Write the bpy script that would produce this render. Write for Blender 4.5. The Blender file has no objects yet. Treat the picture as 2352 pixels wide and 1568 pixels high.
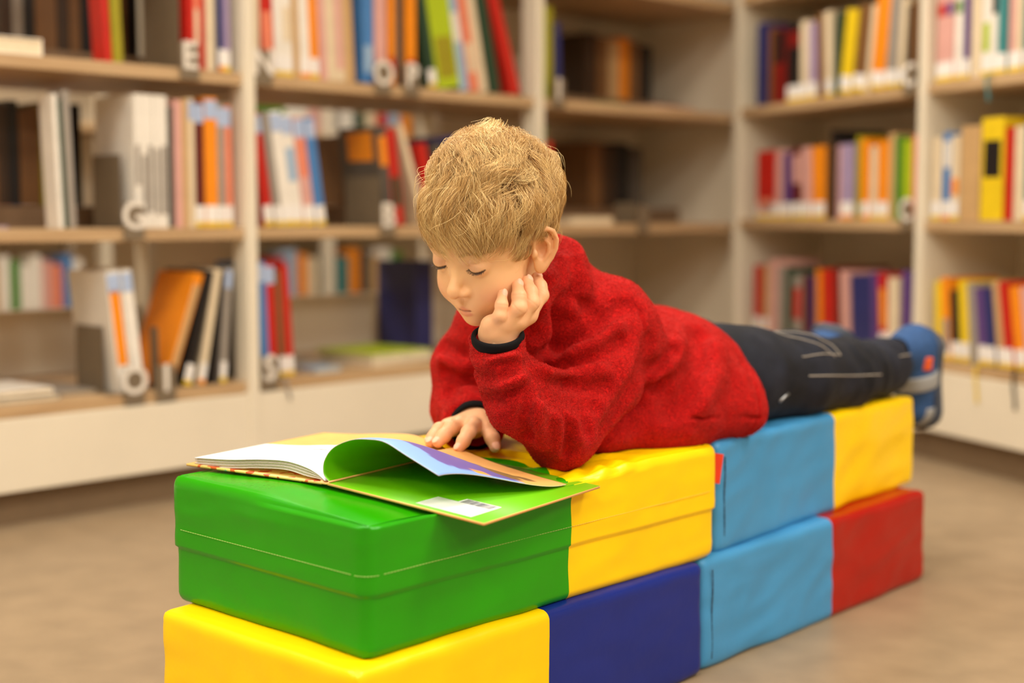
import bpy, bmesh, math, random
import numpy as np
from mathutils import Vector, Matrix, Euler

SC = bpy.context.scene
COL = SC.collection
PI = math.pi

# ---------------------------------------------------------------- camera
CAM_Z = 0.607
PITCH = math.atan(294.0 / (2352 * 50.0 / 36.0))
cam_d = bpy.data.cameras.new('camera')
cam = bpy.data.objects.new('camera', cam_d)
COL.objects.link(cam)
cam.location = (0, 0, CAM_Z)
cam.rotation_euler = (PI / 2 - PITCH, 0, 0)
cam_d.lens = 50
cam_d.sensor_width = 36
cam_d.clip_start = 0.05
cam_d.dof.use_dof = True
cam_d.dof.focus_distance = 1.64
cam_d.dof.aperture_fstop = 2.0
SC.camera = cam

# ---------------------------------------------------------------- world, lights, exposure
SC.view_settings.view_transform = 'Standard'
SC.view_settings.look = 'None'
SC.view_settings.gamma = 1
SC.view_settings.exposure = -0.22
SC.view_settings.use_curve_mapping = False
W = bpy.data.worlds.new('world')
SC.world = W
W.use_nodes = True
W.node_tree.nodes['Background'].inputs[0].default_value = (1.0, 0.92, 0.80, 1)
W.node_tree.nodes['Background'].inputs[1].default_value = 0.30

ROOM_H = 2.75
LAMP_COL = (1.0, 0.945, 0.85)
# rows of recessed ceiling panels in the reading room, plus one added fill lamp
PANEL_AND_FILL_SPOTS = [(x, y) for y in (-1.2, 1.35, 3.9) for x in (-2.3, -0.35, 1.9) if not (x > 1 and y > 3)] + [(3.1, -0.2)]  # last spot is the fill lamp, added to brighten the camera-facing sides
def ceiling_or_fill_lamp(x, y, power):
    ld = bpy.data.lights.new('ceiling_panel_or_fill_light', 'AREA')
    ld.shape = 'RECTANGLE'
    ld.size, ld.size_y = 1.15, 0.55
    ld.energy = power
    ld.color = LAMP_COL
    lo = bpy.data.objects.new('ceiling_panel_or_fill_light', ld)
    COL.objects.link(lo)
    lo.location = (x, y, ROOM_H - 0.03)
    return lo
for (lx, ly) in PANEL_AND_FILL_SPOTS:
    ceiling_or_fill_lamp(lx, ly, 66.0)
# ---------------------------------------------------------------- helpers
def lin(c):
    c = c / 255.0
    return c / 12.92 if c <= 0.04045 else ((c + 0.055) / 1.055) ** 2.4

def rgb(r, g, b):
    return (lin(r), lin(g), lin(b), 1.0)

MATS = {}
def mat(name, col, rough=0.5, var=0.06, scale=30.0, bump=0.0, bscale=200.0, spec=0.5, coat=0.0, metal=0.0, sheen=0.0):
    """procedural material: base colour broken up by noise, optional noise relief"""
    if name in MATS:
        return MATS[name]
    m = bpy.data.materials.new(name)
    m.use_nodes = True
    nt = m.node_tree
    b = nt.nodes['Principled BSDF']
    b.inputs['Roughness'].default_value = rough
    b.inputs['Metallic'].default_value = metal
    b.inputs['Specular IOR Level'].default_value = spec
    if coat:
        b.inputs['Coat Weight'].default_value = coat
        b.inputs['Coat Roughness'].default_value = 0.12
    if sheen:
        b.inputs['Sheen Weight'].default_value = sheen
        b.inputs['Sheen Roughness'].default_value = 0.45
    tc = nt.nodes.new('ShaderNodeTexCoord')
    nz = nt.nodes.new('ShaderNodeTexNoise')
    nz.inputs['Scale'].default_value = scale
    nz.inputs['Detail'].default_value = 4
    nt.links.new(tc.outputs['Object'], nz.inputs['Vector'])
    rp = nt.nodes.new('ShaderNodeValToRGB')
    k0, k1 = 1 - var, 1 + var
    rp.color_ramp.elements[0].position = 0.3
    rp.color_ramp.elements[1].position = 0.7
    rp.color_ramp.elements[0].color = (col[0] * k0, col[1] * k0, col[2] * k0, 1)
    rp.color_ramp.elements[1].color = (min(col[0] * k1, 1), min(col[1] * k1, 1), min(col[2] * k1, 1), 1)
    nt.links.new(nz.outputs['Fac'], rp.inputs['Fac'])
    nt.links.new(rp.outputs['Color'], b.inputs['Base Color'])
    if bump:
        nb = nt.nodes.new('ShaderNodeTexNoise')
        nb.inputs['Scale'].default_value = bscale
        nb.inputs['Detail'].default_value = 3
        nt.links.new(tc.outputs['Object'], nb.inputs['Vector'])
        bp = nt.nodes.new('ShaderNodeBump')
        bp.inputs['Strength'].default_value = bump
        bp.inputs['Distance'].default_value = 0.01
        nt.links.new(nb.outputs['Fac'], bp.inputs['Height'])
        nt.links.new(bp.outputs['Normal'], b.inputs['Normal'])
    MATS[name] = m
    return m

def wood_mat(name, c0, c1, axis=0, rough=0.45):
    m = bpy.data.materials.new(name)
    m.use_nodes = True
    nt = m.node_tree
    b = nt.nodes['Principled BSDF']
    b.inputs['Roughness'].default_value = rough
    tc = nt.nodes.new('ShaderNodeTexCoord')
    mp = nt.nodes.new('ShaderNodeMapping')
    s = [45, 45, 45]
    s[axis] = 2.2
    mp.inputs['Scale'].default_value = s
    nz = nt.nodes.new('ShaderNodeTexNoise')
    nz.inputs['Scale'].default_value = 1.6
    nz.inputs['Detail'].default_value = 6
    nz.inputs['Distortion'].default_value = 0.6
    rp = nt.nodes.new('ShaderNodeValToRGB')
    rp.color_ramp.elements[0].position = 0.3
    rp.color_ramp.elements[1].position = 0.75
    rp.color_ramp.elements[0].color = c0
    rp.color_ramp.elements[1].color = c1
    nt.links.new(tc.outputs['Object'], mp.inputs['Vector'])
    nt.links.new(mp.outputs['Vector'], nz.inputs['Vector'])
    nt.links.new(nz.outputs['Fac'], rp.inputs['Fac'])
    nt.links.new(rp.outputs['Color'], b.inputs['Base Color'])
    MATS[name] = m
    return m

def tag(o, label=None, cat=None, group=None, kind=None):
    if label: o['label'] = label
    if cat: o['category'] = cat
    if group: o['group'] = group
    if kind: o['kind'] = kind
    return o

def link(name, me, material=None, parent=None, smooth=False):
    o = bpy.data.objects.new(name, me)
    COL.objects.link(o)
    if material is not None:
        if isinstance(material, (list, tuple)):
            for mm in material: me.materials.append(mm)
        elif len(me.materials) == 0:
            me.materials.append(material)
    if parent is not None:
        o.parent = parent
    if smooth:
        me.polygons.foreach_set('use_smooth', [True] * len(me.polygons))
    return o

def empty(name, loc=(0, 0, 0), rz=0.0):
    o = bpy.data.objects.new(name, None)
    COL.objects.link(o)
    o.empty_display_size = 0.05
    o.location = loc
    o.rotation_euler = (0, 0, rz)
    return o

def box_geo(x0, x1, y0, y1, z0, z1):
    v = [(x0, y0, z0), (x1, y0, z0), (x1, y1, z0), (x0, y1, z0), (x0, y0, z1), (x1, y0, z1), (x1, y1, z1), (x0, y1, z1)]
    f = [(0, 3, 2, 1), (4, 5, 6, 7), (0, 1, 5, 4), (1, 2, 6, 5), (2, 3, 7, 6), (3, 0, 4, 7)]
    return v, f

def boxes_mesh(name, boxes, bevel=0.0):
    V, F = [], []
    for bx in boxes:
        v, f = box_geo(*bx)
        n = len(V)
        V += v
        F += [tuple(i + n for i in q) for q in f]
    me = bpy.data.meshes.new(name)
    me.from_pydata(V, [], F)
    if bevel:
        bm = bmesh.new()
        bm.from_mesh(me)
        bmesh.ops.bevel(bm, geom=list(bm.edges), offset=bevel, segments=2, affect='EDGES', profile=0.5)
        bm.to_mesh(me)
        bm.free()
    me.update()
    return me

def box(name, bx, material, parent=None, bevel=0.0):
    return link(name, boxes_mesh(name, [bx], bevel), material, parent)

def pydata(name, V, F, material=None, parent=None, smooth=False):
    me = bpy.data.meshes.new(name)
    me.from_pydata([tuple(map(float, p)) for p in V], [], F)
    me.update()
    return link(name, me, material, parent, smooth)

def tube_geo(pts, r, seg=6, closed=False):
    """tube along a polyline; r scalar or list"""
    pts = [Vector(p) for p in pts]
    n = len(pts)
    V, F = [], []
    ref = Vector((0, 0, 1))
    for i in range(n):
        if closed:
            t = pts[(i + 1) % n] - pts[(i - 1) % n]
        else:
            t = pts[min(i + 1, n - 1)] - pts[max(i - 1, 0)]
        t.normalize()
        a = t.cross(ref)
        if a.length < 0.05: a = t.cross(Vector((0, 1, 0)))
        a.normalize()
        b = t.cross(a)
        rr = r[i] if isinstance(r, (list, tuple)) else r
        for k in range(seg):
            ang = 2 * PI * k / seg
            V.append(pts[i] + a * (math.cos(ang) * rr) + b * (math.sin(ang) * rr))
    m = n if closed else n - 1
    for i in range(m):
        j = (i + 1) % n
        for k in range(seg):
            k2 = (k + 1) % seg
            F.append((i * seg + k, i * seg + k2, j * seg + k2, j * seg + k))
    if not closed:
        F.append(tuple(range(seg - 1, -1, -1)))
        F.append(tuple((n - 1) * seg + k for k in range(seg)))
    return V, F

def merge_geo(parts):
    V, F = [], []
    for v, f in parts:
        n = len(V)
        V += list(v)
        F += [tuple(i + n for i in q) for q in f]
    return V, F

_letters = {}
def letter_mesh(ch, size):
    key = (ch, size)
    if key not in _letters:
        cu = bpy.data.curves.new('letter_curve', 'FONT')
        cu.body = ch
        cu.size = size
        cu.align_x = 'CENTER'
        cu.align_y = 'BOTTOM_BASELINE' if False else 'BOTTOM'
        cu.extrude = 0.0004
        cu.offset = size * 0.022
        cu.resolution_u = 3
        to = bpy.data.objects.new('letter_tmp', cu)
        COL.objects.link(to)
        dg = bpy.context.evaluated_depsgraph_get()
        me = bpy.data.meshes.new_from_object(to.evaluated_get(dg))
        bpy.data.objects.remove(to)
        bpy.data.curves.remove(cu)
        _letters[key] = me
    return _letters[key]

# frame of the block stack: a runs along the stack, b across it, z up
STK = np.array([-0.14775, 1.4175, 0.0])
STK_ANG = math.radians(47.0)
E1 = np.array([math.cos(STK_ANG), math.sin(STK_ANG), 0.0])
E2 = np.array([-E1[1], E1[0], 0.0])
def S(a, b, z):
    return STK + E1 * a + E2 * b + np.array([0, 0, z])
STK_M = Matrix(((E1[0], E2[0], 0, STK[0]), (E1[1], E2[1], 0, STK[1]), (0, 0, 1, 0), (0, 0, 0, 1)))

# ---------------------------------------------------------------- room shell
floor_m = mat('floor_linoleum', rgb(146, 124, 96), rough=0.42, var=0.10, scale=14, bump=0.02, bscale=300, spec=0.35)
wall_m = mat('wall_paint', rgb(190, 174, 148), rough=0.8, var=0.02, scale=3)
ceil_m = mat('ceiling_paint', rgb(196, 186, 168), rough=0.9, var=0.02, scale=3)
RX0, RX1, RY0, RY1 = -4.2, 4.2, -3.2, 7.6
tag(box('floor', (RX0, RX1, RY0, RY1, -0.06, 0.0), floor_m), kind='structure')
tag(box('ceiling', (RX0, RX1, RY0, RY1, ROOM_H, ROOM_H + 0.06), ceil_m), kind='structure')
tag(box('wall_left', (RX0 - 0.08, RX0, RY0, RY1, 0, ROOM_H), wall_m), kind='structure')
tag(box('wall_right', (RX1, RX1 + 0.08, RY0, RY1, 0, ROOM_H), wall_m), kind='structure')
tag(box('wall_back', (RX0, RX1, RY1, RY1 + 0.08, 0, ROOM_H), wall_m), kind='structure')
tag(box('wall_front', (RX0, RX1, RY0 - 0.08, RY0, 0, ROOM_H), wall_m), kind='structure')
# ---------------------------------------------------------------- bookcases
white_m = mat('white_laminate', rgb(226, 214, 190), rough=0.45, var=0.03, scale=6)
oak_m = wood_mat('oak_shelf', rgb(168, 134, 94), rgb(202, 170, 128))
oak_shaded_m = wood_mat('oak_riser_shaded', rgb(112, 86, 60), rgb(140, 110, 80))  # oak of the rear risers, with their shade put into the colour
kick_m = mat('kick_board_brown', rgb(128, 105, 78), rough=0.5, var=0.05)
plate_m = mat('bookend_grey_metal', rgb(116, 100, 78), rough=0.5, var=0.05)
letter_m = mat('bookend_white_letter', rgb(225, 215, 200), rough=0.6)
pages_m = mat('book_pages', rgb(226, 208, 174), rough=0.85, var=0.06, scale=120)
label_w = mat('spine_label_white', rgb(236, 230, 222), rough=0.5, var=0.02)
label_y = mat('spine_label_yellow', rgb(228, 190, 20), rough=0.45, var=0.04)
label_o = mat('spine_label_orange', rgb(240, 150, 40), rough=0.45, var=0.04)
label_b = mat('spine_sticker_blue', rgb(168, 184, 212), rough=0.5, var=0.12, scale=300)

SHELF_Z = [0.240, 0.577, 0.9085, 1.240]
SHELF_T = 0.026
POST_W = 0.026

class Case:
    """a bookcase frame: x along the front, y into the depth, z up"""
    def __init__(s, origin, ang, dz=0.0):
        s.o = origin; s.ang = ang; s.dz = dz
        s.M = Matrix.Translation((origin[0], origin[1], 0)) @ Matrix.Rotation(ang, 4, 'Z')
    def tx(s, u, y=0.0):
        """x along the case, at depth y behind its front, of things listed by their photo column u"""
        r = (u - 1176.0) / 3266.7
        dx, dy = math.cos(s.ang), math.sin(s.ang)
        return (r * (s.o[1] + dx * y) - (s.o[0] - dy * y)) / (dx - r * dy)

LEFT = Case((-0.959, 2.712), math.atan2(0.712, 0.702))
RIGHT = Case((0.68, 4.34), math.atan2(-0.933, 0.359), 0.013)
FAR = Case((-0.959 - 0.712 * 1.75, 2.712 + 0.702 * 1.75), math.atan2(0.712, 0.702))

def build_case(case, name, label, posts, depth, back, riser, height=1.55, side_panels=()):
    root = empty(name, (case.o[0], case.o[1], 0), case.ang)
    tag(root, label, 'bookcase')
    dz = case.dz
    for i, px in enumerate(posts):
        if i in side_panels:
            box('side_panel', (px - 0.014, px + 0.014, -0.006, depth, 0.072, height), white_m, root, 0.002)
        else:
            box('post', (px - POST_W / 2, px + POST_W / 2, -0.008, 0.05, 0.08, height), white_m, root, 0.002)
            box('post', (px - POST_W / 2, px + POST_W / 2, depth - 0.06, depth, 0.0, height), white_m, root, 0.002)
    for i in range(len(posts) - 1):
        x0, x1 = posts[i] + POST_W / 2 + .001, posts[i + 1] - POST_W / 2 - .001
        for k, z in enumerate(SHELF_Z):
            box('shelf', (x0, x1, 0.004, depth, z + dz - SHELF_T, z + dz), oak_m, root, 0.0015)
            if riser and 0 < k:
                box('riser', (x0, x1, depth - 0.20, depth - 0.002, z + dz + .0005, z + dz + 0.045), oak_shaded_m, root, 0.001)
        if riser:
            box('back_rail', (x0, x1, depth - 0.018, depth - .001, SHELF_Z[0] + dz + .003, SHELF_Z[0] + dz + 0.15), white_m, root, 0.001)
        if i in back:
            box('back_panel', (x0, x1, depth - 0.014, depth - .002, SHELF_Z[0] + dz + .152, height), white_m, root)
        box('plinth', (posts[i] - .012, posts[i + 1] - .0135, -0.004, 0.016, 0.0715 + dz * .5, SHELF_Z[0] + dz - SHELF_T - .001), white_m, root, 0.0015)
        box('kick_board', (posts[i], posts[i + 1] - .001, 0.04, 0.055, 0.0, 0.0705 + dz * .5), kick_m, root)
        box('top_board', (x0, x1, 0.004, depth, height - 0.026, height), white_m, root, 0.0015)
    return root

L_POSTS = [-1.28, -0.36, 0.555, 1.466, 2.412]
build_case(LEFT, 'bookcase', 'long open bookcase with white posts and oak shelves behind the foam blocks', L_POSTS, 0.46, (3,), True, side_panels=(4,))
R_POSTS = [0.0, 0.897, 1.794]
build_case(RIGHT, 'bookcase', 'white bookcase with oak shelves filled with books on the right', R_POSTS, 0.30, (0, 1), False, side_panels=(0, 1, 2))
F_POSTS = [-0.7, 0.25, 1.2, 2.15, 3.1]
build_case(FAR, 'bookcase', 'far bookcase seen through the gaps of the long bookcase', F_POSTS, 0.30, (0, 1, 2, 3), False)

# ---------------------------------------------------------------- books
COLORS = {
    'white': (232, 224, 210), 'cream': (222, 202, 168), 'tan': (196, 158, 108), 'brown': (120, 82, 46), 'dark brown': (64, 44, 28),
    'black': (30, 25, 24), 'grey': (150, 140, 128), 'dark grey': (84, 76, 68), 'red': (190, 34, 24), 'dark red': (120, 22, 18),
    'maroon': (96, 30, 24), 'salmon': (226, 130, 98), 'pink': (214, 160, 148), 'orange': (238, 140, 24), 'yellow': (230, 196, 30),
    'olive': (150, 140, 30), 'green': (70, 130, 40), 'dark green': (40, 66, 46), 'teal': (60, 130, 130), 'blue': (72, 124, 180),
    'pale blue': (150, 176, 200), 'navy': (42, 46, 100), 'purple': (92, 62, 120), 'lilac': (160, 140, 170), 'lime': (170, 190, 30),
}
def book_mat(cn):
    return mat('cover_' + cn.replace(' ', '_'), rgb(*COLORS[cn]), rough=0.38, var=0.07, scale=22, spec=0.4)

ORD = ['first', 'second', 'third', 'fourth', 'fifth', 'sixth', 'seventh', 'eighth', 'ninth', 'tenth', 'eleventh', 'twelfth', 'thirteenth',
       'fourteenth', 'fifteenth', 'sixteenth', 'seventeenth', 'eighteenth', 'nineteenth', 'twentieth', 'twenty-first', 'twenty-second', 'twenty-third', 'twenty-fourth', 'twenty-fifth']
_rng = random.Random(7)

def make_book(M, cn, t, h, depth, label, group, flags='', band=None, flat=False):
    """M places the book: spine on the plane y=0 facing -y, x across the thickness, z up"""
    root = empty('book')
    root.matrix_world = M
    tag(root, label, 'book', group)
    cm = book_mat(cn)
    c = min(0.0028, t * 0.2)
    link('cover', boxes_mesh('cover', [(0, c, 0, depth, 0, h), (t - c, t, 0, depth, 0, h), (c, t - c, 0, c, 0, h)]), cm, root)
    link('pages', boxes_mesh('pages', [(c, t - c, c, depth - 0.004, 0.003, h - 0.003)]), pages_m, root)
    e = 0.0006
    if 'L' in flags:
        box('spine_label', (0.0006, t - 0.0006, -e, 0.0, 0.012, 0.046), label_w, root)
        box('colour_band', (0.0006, t - 0.0006, -e * 1.2, 0.0, 0.001, 0.0118), label_o if 'o' in flags else label_y, root)
    if 'T' in flags:
        box('spine_sticker', (0.0006, t - 0.0006, -e, 0.0, h - 0.045, h - 0.006), label_b, root)
    if 'P' in flags:
        box('cover_picture', (-e, 0.0, 0.02, depth * .8, h * .66, h * .95), book_mat('orange'), root)
    if band:
        bc, z0, z1 = band
        box('title_band', (t * 0.12, t * 0.88, -e, 0.0, h * z0, h * z1), book_mat(bc), root)
    return root

def stand(case, z, cn, x0, x1, h, lean, depth, y0):
    """matrix for an upright or leaning book whose foot spans x0..x1"""
    t = max(0.006, (x1 - x0) * math.cos(math.radians(abs(lean))) * 0.985)
    a = math.radians(lean)
    z = z + 0.0006
    if lean >= 0:      # top goes to +x: rests on the right foot corner
        Mb = Matrix.Translation((x1, y0, z)) @ Matrix.Rotation(a, 4, 'Y') @ Matrix.Translation((-t, 0, 0))
    else:
        Mb = Matrix.Translation((x0, y0, z)) @ Matrix.Rotation(a, 4, 'Y')
    return case.M @ Mb, t

def shelf_row(case, level, items, place, depth=0.16, y0=0.012, dz=0.0, rear=False, avoid=()):
    z = SHELF_Z[level] + case.dz + dz
    items = [it for it in items if not any(case.tx(it[0]) - .03 < px < case.tx(it[1]) + .03 for px in avoid)]
    # neighbours may touch but not pass through one another: limit the leans
    yr = y0 if rear else 0.0
    xs = [(case.tx(it[0], yr), case.tx(it[1], yr)) for it in items]
    tn = [math.tan(math.radians(it[4])) for it in items]
    for i in range(len(items) - 2, -1, -1):
        if tn[i] > 0:
            tn[i] = max(0.0, min(tn[i], tn[i + 1] + (xs[i + 1][0] - xs[i][1]) / max(items[i][3], items[i + 1][3])))
    for i in range(1, len(items)):
        if tn[i] < tn[i - 1]:
            tn[i] = max(tn[i], min(0.0, tn[i - 1] - (xs[i][0] - xs[i - 1][1]) / max(items[i][3], items[i - 1][3])))
    for i, it in enumerate(items):
        u0, u1, cn, h, lean = it[:5]
        lean = math.degrees(math.atan(tn[i]))
        flags = it[5] if len(it) > 5 else ''
        band = it[6] if len(it) > 6 else None
        x0, x1 = xs[i]
        d = depth * _rng.uniform(0.88, 1.0) * (0.35 if 's' in flags else 1.0)
        M, t = stand(case, z, cn, x0, x1, h, lean, d, y0 + _rng.uniform(0, 0.006))
        fl = ''
        if abs(lean) > 12: fl = 'leaning '
        if 'L' in flags: wl = ' with white label'
        elif band: wl = ' with %s band' % band[0]
        else: wl = ''
        where = 'back row, ' if rear else ''
        label = f'{fl}{cn} book{wl}, {ORD[i]} from left, {where}{place}'
        make_book(M, cn, t, h, d, label, 'books on the ' + where + place, flags, band)

def bookend(case, level, u, ch, place, h=0.14, d0=0.035, d1=0.15, tab=True, tx=0.0, ut=None):
    x = case.tx(u)
    if ut is not None: tx = case.tx(ut) - x
    z = SHELF_Z[level] + case.dz
    root = empty('bookend')
    root.matrix_world = case.M @ Matrix.Translation((x, 0, z + 0.0004))
    nm = f'grey metal bookend lettered {ch}' if ch else 'plain grey metal bookend'
    tag(root, f'{nm} on {place}', 'bookend', 'grey bookends on the shelves')
    box('upright_plate', (-0.0015, 0.0, d0, d1, 0.0, h), plate_m, root)
    box('base_plate', (min(-0.02, tx - 0.012), max(0.004, tx + 0.012), 0.002, d1, 0.0, 0.0004), plate_m, root)
    if tab:
        box('letter_tab', (tx - 0.020, tx + 0.026, -0.004, -0.0025, -0.024, 0.052), plate_m, root)
        if ch:
            lo = link('letter', letter_mesh(ch, 0.078), letter_m, root)
            lo.location = (tx + 0.003, -0.0048, -0.016)
            lo.rotation_euler = (PI / 2, 0, 0)

def flat_item(case, level, u, w, d, t, cn, y0, label, name='magazine', cat='magazine', rot=0.0, dz=0.0):
    """a book or magazine lying flat on the shelf"""
    x = case.tx(u)
    root = empty(name)
    root.matrix_world = case.M @ Matrix.Translation((x, y0, SHELF_Z[level] + case.dz + dz + 0.0006)) @ Matrix.Rotation(rot, 4, 'Z')
    tag(root, label, cat, 'things lying flat on the shelves')
    c = min(0.002, t * 0.2)
    link('cover', boxes_mesh('cover', [(0, w, 0, d, 0, c), (0, w, 0, d, t - c, t), (w - c, w, 0, d, c, t - c)]), book_mat(cn), root)
    box('pages', (0.003, w - c, 0.003, d - 0.003, c, t - c), pages_m, root)
    return root

B1 = 'shelf, leftmost bay'
B2 = 'shelf, second bay'
B3 = 'shelf, corner bay'
BA = "shelf above the legs"
BB = 'shelf, rightmost bay'

# leftmost bay -------------------------------------------------
shelf_row(LEFT, 2, [(264, 278, 'red', .25, -3, 's'), (280, 303, 'olive', .25, -2, 's'), (452, 466, 'red', .24, 0), (466, 478, 'salmon', .25, 0, '', ('cream', .2, .5)), (479, 490, 'red', .23, 0),
    (492, 508, 'cream', .25, 0), (509, 518, 'grey', .25, 0), (519, 532, 'navy', .24, -4, 'Lo'), (533, 549, 'lilac', .23, -2, 'L')], 'upper ' + B1)
shelf_row(LEFT, 2, [(20 + i * 26, 20 + i * 26 + 25, c, .2 + .012 * (i % 3), 0) for i, c in enumerate(['dark brown', 'grey', 'black', 'brown', 'brown', 'dark brown', 'brown', 'black', 'brown', 'dark brown', 'brown', 'black'])],  # brown and black covers paint in the shade on far-side page edges
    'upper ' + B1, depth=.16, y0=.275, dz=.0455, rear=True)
bookend(LEFT, 2, 441, 'E', 'the upper ' + B1, h=.19, d0=.03, d1=.17)
flat_item(LEFT, 2, -60, .155, .17, .032, 'white', .008, 'thick white book lying flat on the upper left shelf', 'book', 'book')
shelf_row(LEFT, 1, [(150, 160, 'white', .262, -2, 's'), (161, 170, 'dark green', .25, -2, 's'), (172, 190, 'grey', .27, -2, 's'), (324, 338, 'white', .272, 0, '', ('grey', .32, .62)), (339, 353, 'white', .272, 0, '', ('grey', .1, .55)), (354, 368, 'white', .272, 0, '', ('grey', .12, .62)),
    (369, 383, 'white', .272, 0, '', ('grey', .1, .6)), (384, 400, 'white', .272, 0, '', ('grey', .1, .62)), (404, 414, 'dark grey', .25, 0), (415, 432, 'pink', .265, 0), (433, 447, 'tan', .268, 0), (448, 461, 'cream', .27, 0, 'T'),
    (463, 484, 'maroon', .265, 0, 'LT'), (485, 514, 'orange', .275, 0, 'LT'), (515, 532, 'grey', .26, -1, 'LT'), (534, 549, 'salmon', .26, -1, 'LT')], 'middle ' + B1)
shelf_row(LEFT, 1, [(-18 + i * 24, -18 + i * 24 + 23, c, .2 + .01 * ((i * 7) % 3), 0) for i, c in enumerate(['brown', 'dark brown', 'black', 'brown', 'brown', 'olive', 'dark brown', 'brown', 'black'])], 'middle ' + B1, y0=.275, dz=.0455, rear=True)  # dark colours again carry the shade of the page edges behind
bookend(LEFT, 1, 306, 'G', 'the middle ' + B1, h=.15, d0=.04, d1=.15)
flat_item(LEFT, 1, -30, .05, .12, .006, 'lilac', .01, 'thin pale booklet lying flat on the middle left shelf')
shelf_row(LEFT, 0, [(279, 310, 'white', .25, -6, 'T', ('orange', .22, .84)), (312, 336, 'white', .252, -6, 'LT')], 'bottom ' + B1)
bookend(LEFT, 0, 262, 'O', 'the bottom ' + B1, h=.135, d0=.05, d1=.16, tx=.036)
bookend(LEFT, 0, 372, 'I', 'the bottom ' + B1, h=.13, d0=.02, d1=.05)
shelf_row(LEFT, 0, [(380, 400, 'orange', .25, 24, '', ('tan', .1, .9)), (421, 441, 'black', .25, 19, 'L'), (457, 473, 'cream', .25, 15, 'Lo'), (488, 498, 'black', .24, 11), (508, 523, 'grey', .25, 5, 'LT')], "bottom " + B1 + " beyond I")
flat_item(LEFT, 0, -55, .17, .19, .012, 'grey', .012, 'grey magazine at the bottom of the pile on the lower left shelf')
flat_item(LEFT, 0, -65, .165, .18, .012, 'white', .008, 'black and white magazine on top of the pile on the lower left shelf', dz=.0135, rot=.04)
flat_item(LEFT, 0, 128, .12, .2, .006, 'grey', .07, 'thin grey booklet lying flat beside the O bookend')
flat_item(LEFT, 0, 108, .026, .16, .01, 'lime', .10, 'thin green edged booklet lying flat beside the magazine pile', dz=.0)

# bay left of the head -----------------------------------------
shelf_row(LEFT, 2, [(590, 613, 'cream', .24, 0), (621, 648, 'red', .25, -3, 'L', ('salmon', .2, .55)), (650, 668, 'white', .252, -2, 'L'), (669, 690, 'white', .255, -2, 'L', ('cream', .3, .6)), (691, 704, 'tan', .25, -2), (705, 730, 'white', .26, -3, 'Lo'),
    (731, 750, 'orange', .26, -4, 'L'), (752, 768, 'pink', .255, -3), (769, 785, 'cream', .255, -3), (786, 806, 'cream', .26, -3, '', ('pink', .1, .9)), (807, 828, 'tan', .255, -3), (846, 870, 'blue', .25, 0, '', ('pale blue', .1, .35)),
    (872, 899, 'pink', .25, 0), (906, 920, 'orange', .22, 0, '', ('red', .15, .3)), (921, 938, 'dark grey', .23, 0), (946, 966, 'orange', .22, 0, '', ('red', .15, .3)), (998, 1016, 'dark green', .25, -10, 'L'),
    (1018, 1068, 'lime', .25, -10.5, '', ('olive', .1, .5)), (1070, 1090, 'pale blue', .24, -11, '', ('white', .5, .8)), (1092, 1112, 'salmon', .24, -11.5, '', ('cream', .2, .5)), (1114, 1130, 'cream', .24, -12), (1138, 1160, 'dark green', .25, -13), (1184, 1206, 'red', .26, -19)], 'upper ' + B2)
bookend(LEFT, 2, 617, 'N', 'the upper ' + B2, h=.1, ut=608)
bookend(LEFT, 2, 837, 'O', 'the upper ' + B2, h=.12, ut=880)
bookend(LEFT, 2, 942, 'P', 'the upper ' + B2, h=.12, ut=945)
shelf_row(LEFT, 1, [(622, 643, 'red', .25, -8, 'LT'), (644, 660, 'grey', .25, -8, 'L'), (661, 686, 'white', .255, -8, 'LT'), (687, 712, 'white', .25, -8, 'LT', ('pale blue', .4, .7)), (713, 738, 'pink', .245, -8, 'LT', ('salmon', .45, .8)), (739, 760, 'blue', .245, -8, 'LT')], 'middle ' + B2)
bookend(LEFT, 1, 888, 'B', 'the middle ' + B2, h=.15, d0=.02, d1=.15)
shelf_row(LEFT, 1, [(896, 916, 'dark grey', .235, -6, 'P', ('orange', .6, .9)), (918, 940, 'red', .23, -8, '', ('dark green', .2, .5)), (982, 994, 'cream', .25, -19), (1000, 1020, 'red', .2, -12), (1024, 1048, 'dark grey', .2, -8), (1052, 1080, 'navy', .22, -6)], 'middle ' + B2 + ' beyond B')
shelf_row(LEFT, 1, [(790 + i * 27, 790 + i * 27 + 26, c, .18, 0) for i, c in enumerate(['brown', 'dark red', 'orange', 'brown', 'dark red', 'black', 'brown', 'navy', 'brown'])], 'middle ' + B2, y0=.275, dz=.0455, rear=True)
shelf_row(LEFT, 0, [(590, 598, 'dark grey', .25, 0), (606, 626, 'blue', .26, -5, 'T'), (627, 648, 'red', .255, -6, 'LT'), (650, 664, 'brown', .24, -7, 'L'), (666, 684, 'red', .25, -7, 'L')], 'bottom ' + B2)
bookend(LEFT, 0, 602, 'S', 'the bottom ' + B2, h=.1, ut=612)
flat_item(LEFT, 0, 735, .16, .2, .008, 'grey', .10, 'grey booklet lying flat behind the bottom shelf magazines', dz=0)
flat_item(LEFT, 0, 735, .07, .075, .01, 'pale blue', .018, 'pale blue leaflet lying flat near the red leaning books')
for i, (cn, r) in enumerate([('cream', .05), ('white', -.04), ('lime', .08)]):
    flat_item(LEFT, 0, 862, .19, .21, .011, cn, .012, f'{cn} magazine, {ORD[i]} from the bottom of the pile behind the sleeve', dz=i * .0118, rot=r * .5)
shelf_row(LEFT, 0, [(955, 995, 'navy', .24, 0)], 'bottom ' + B2, y0=.26, dz=0.0, rear=True)

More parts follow.
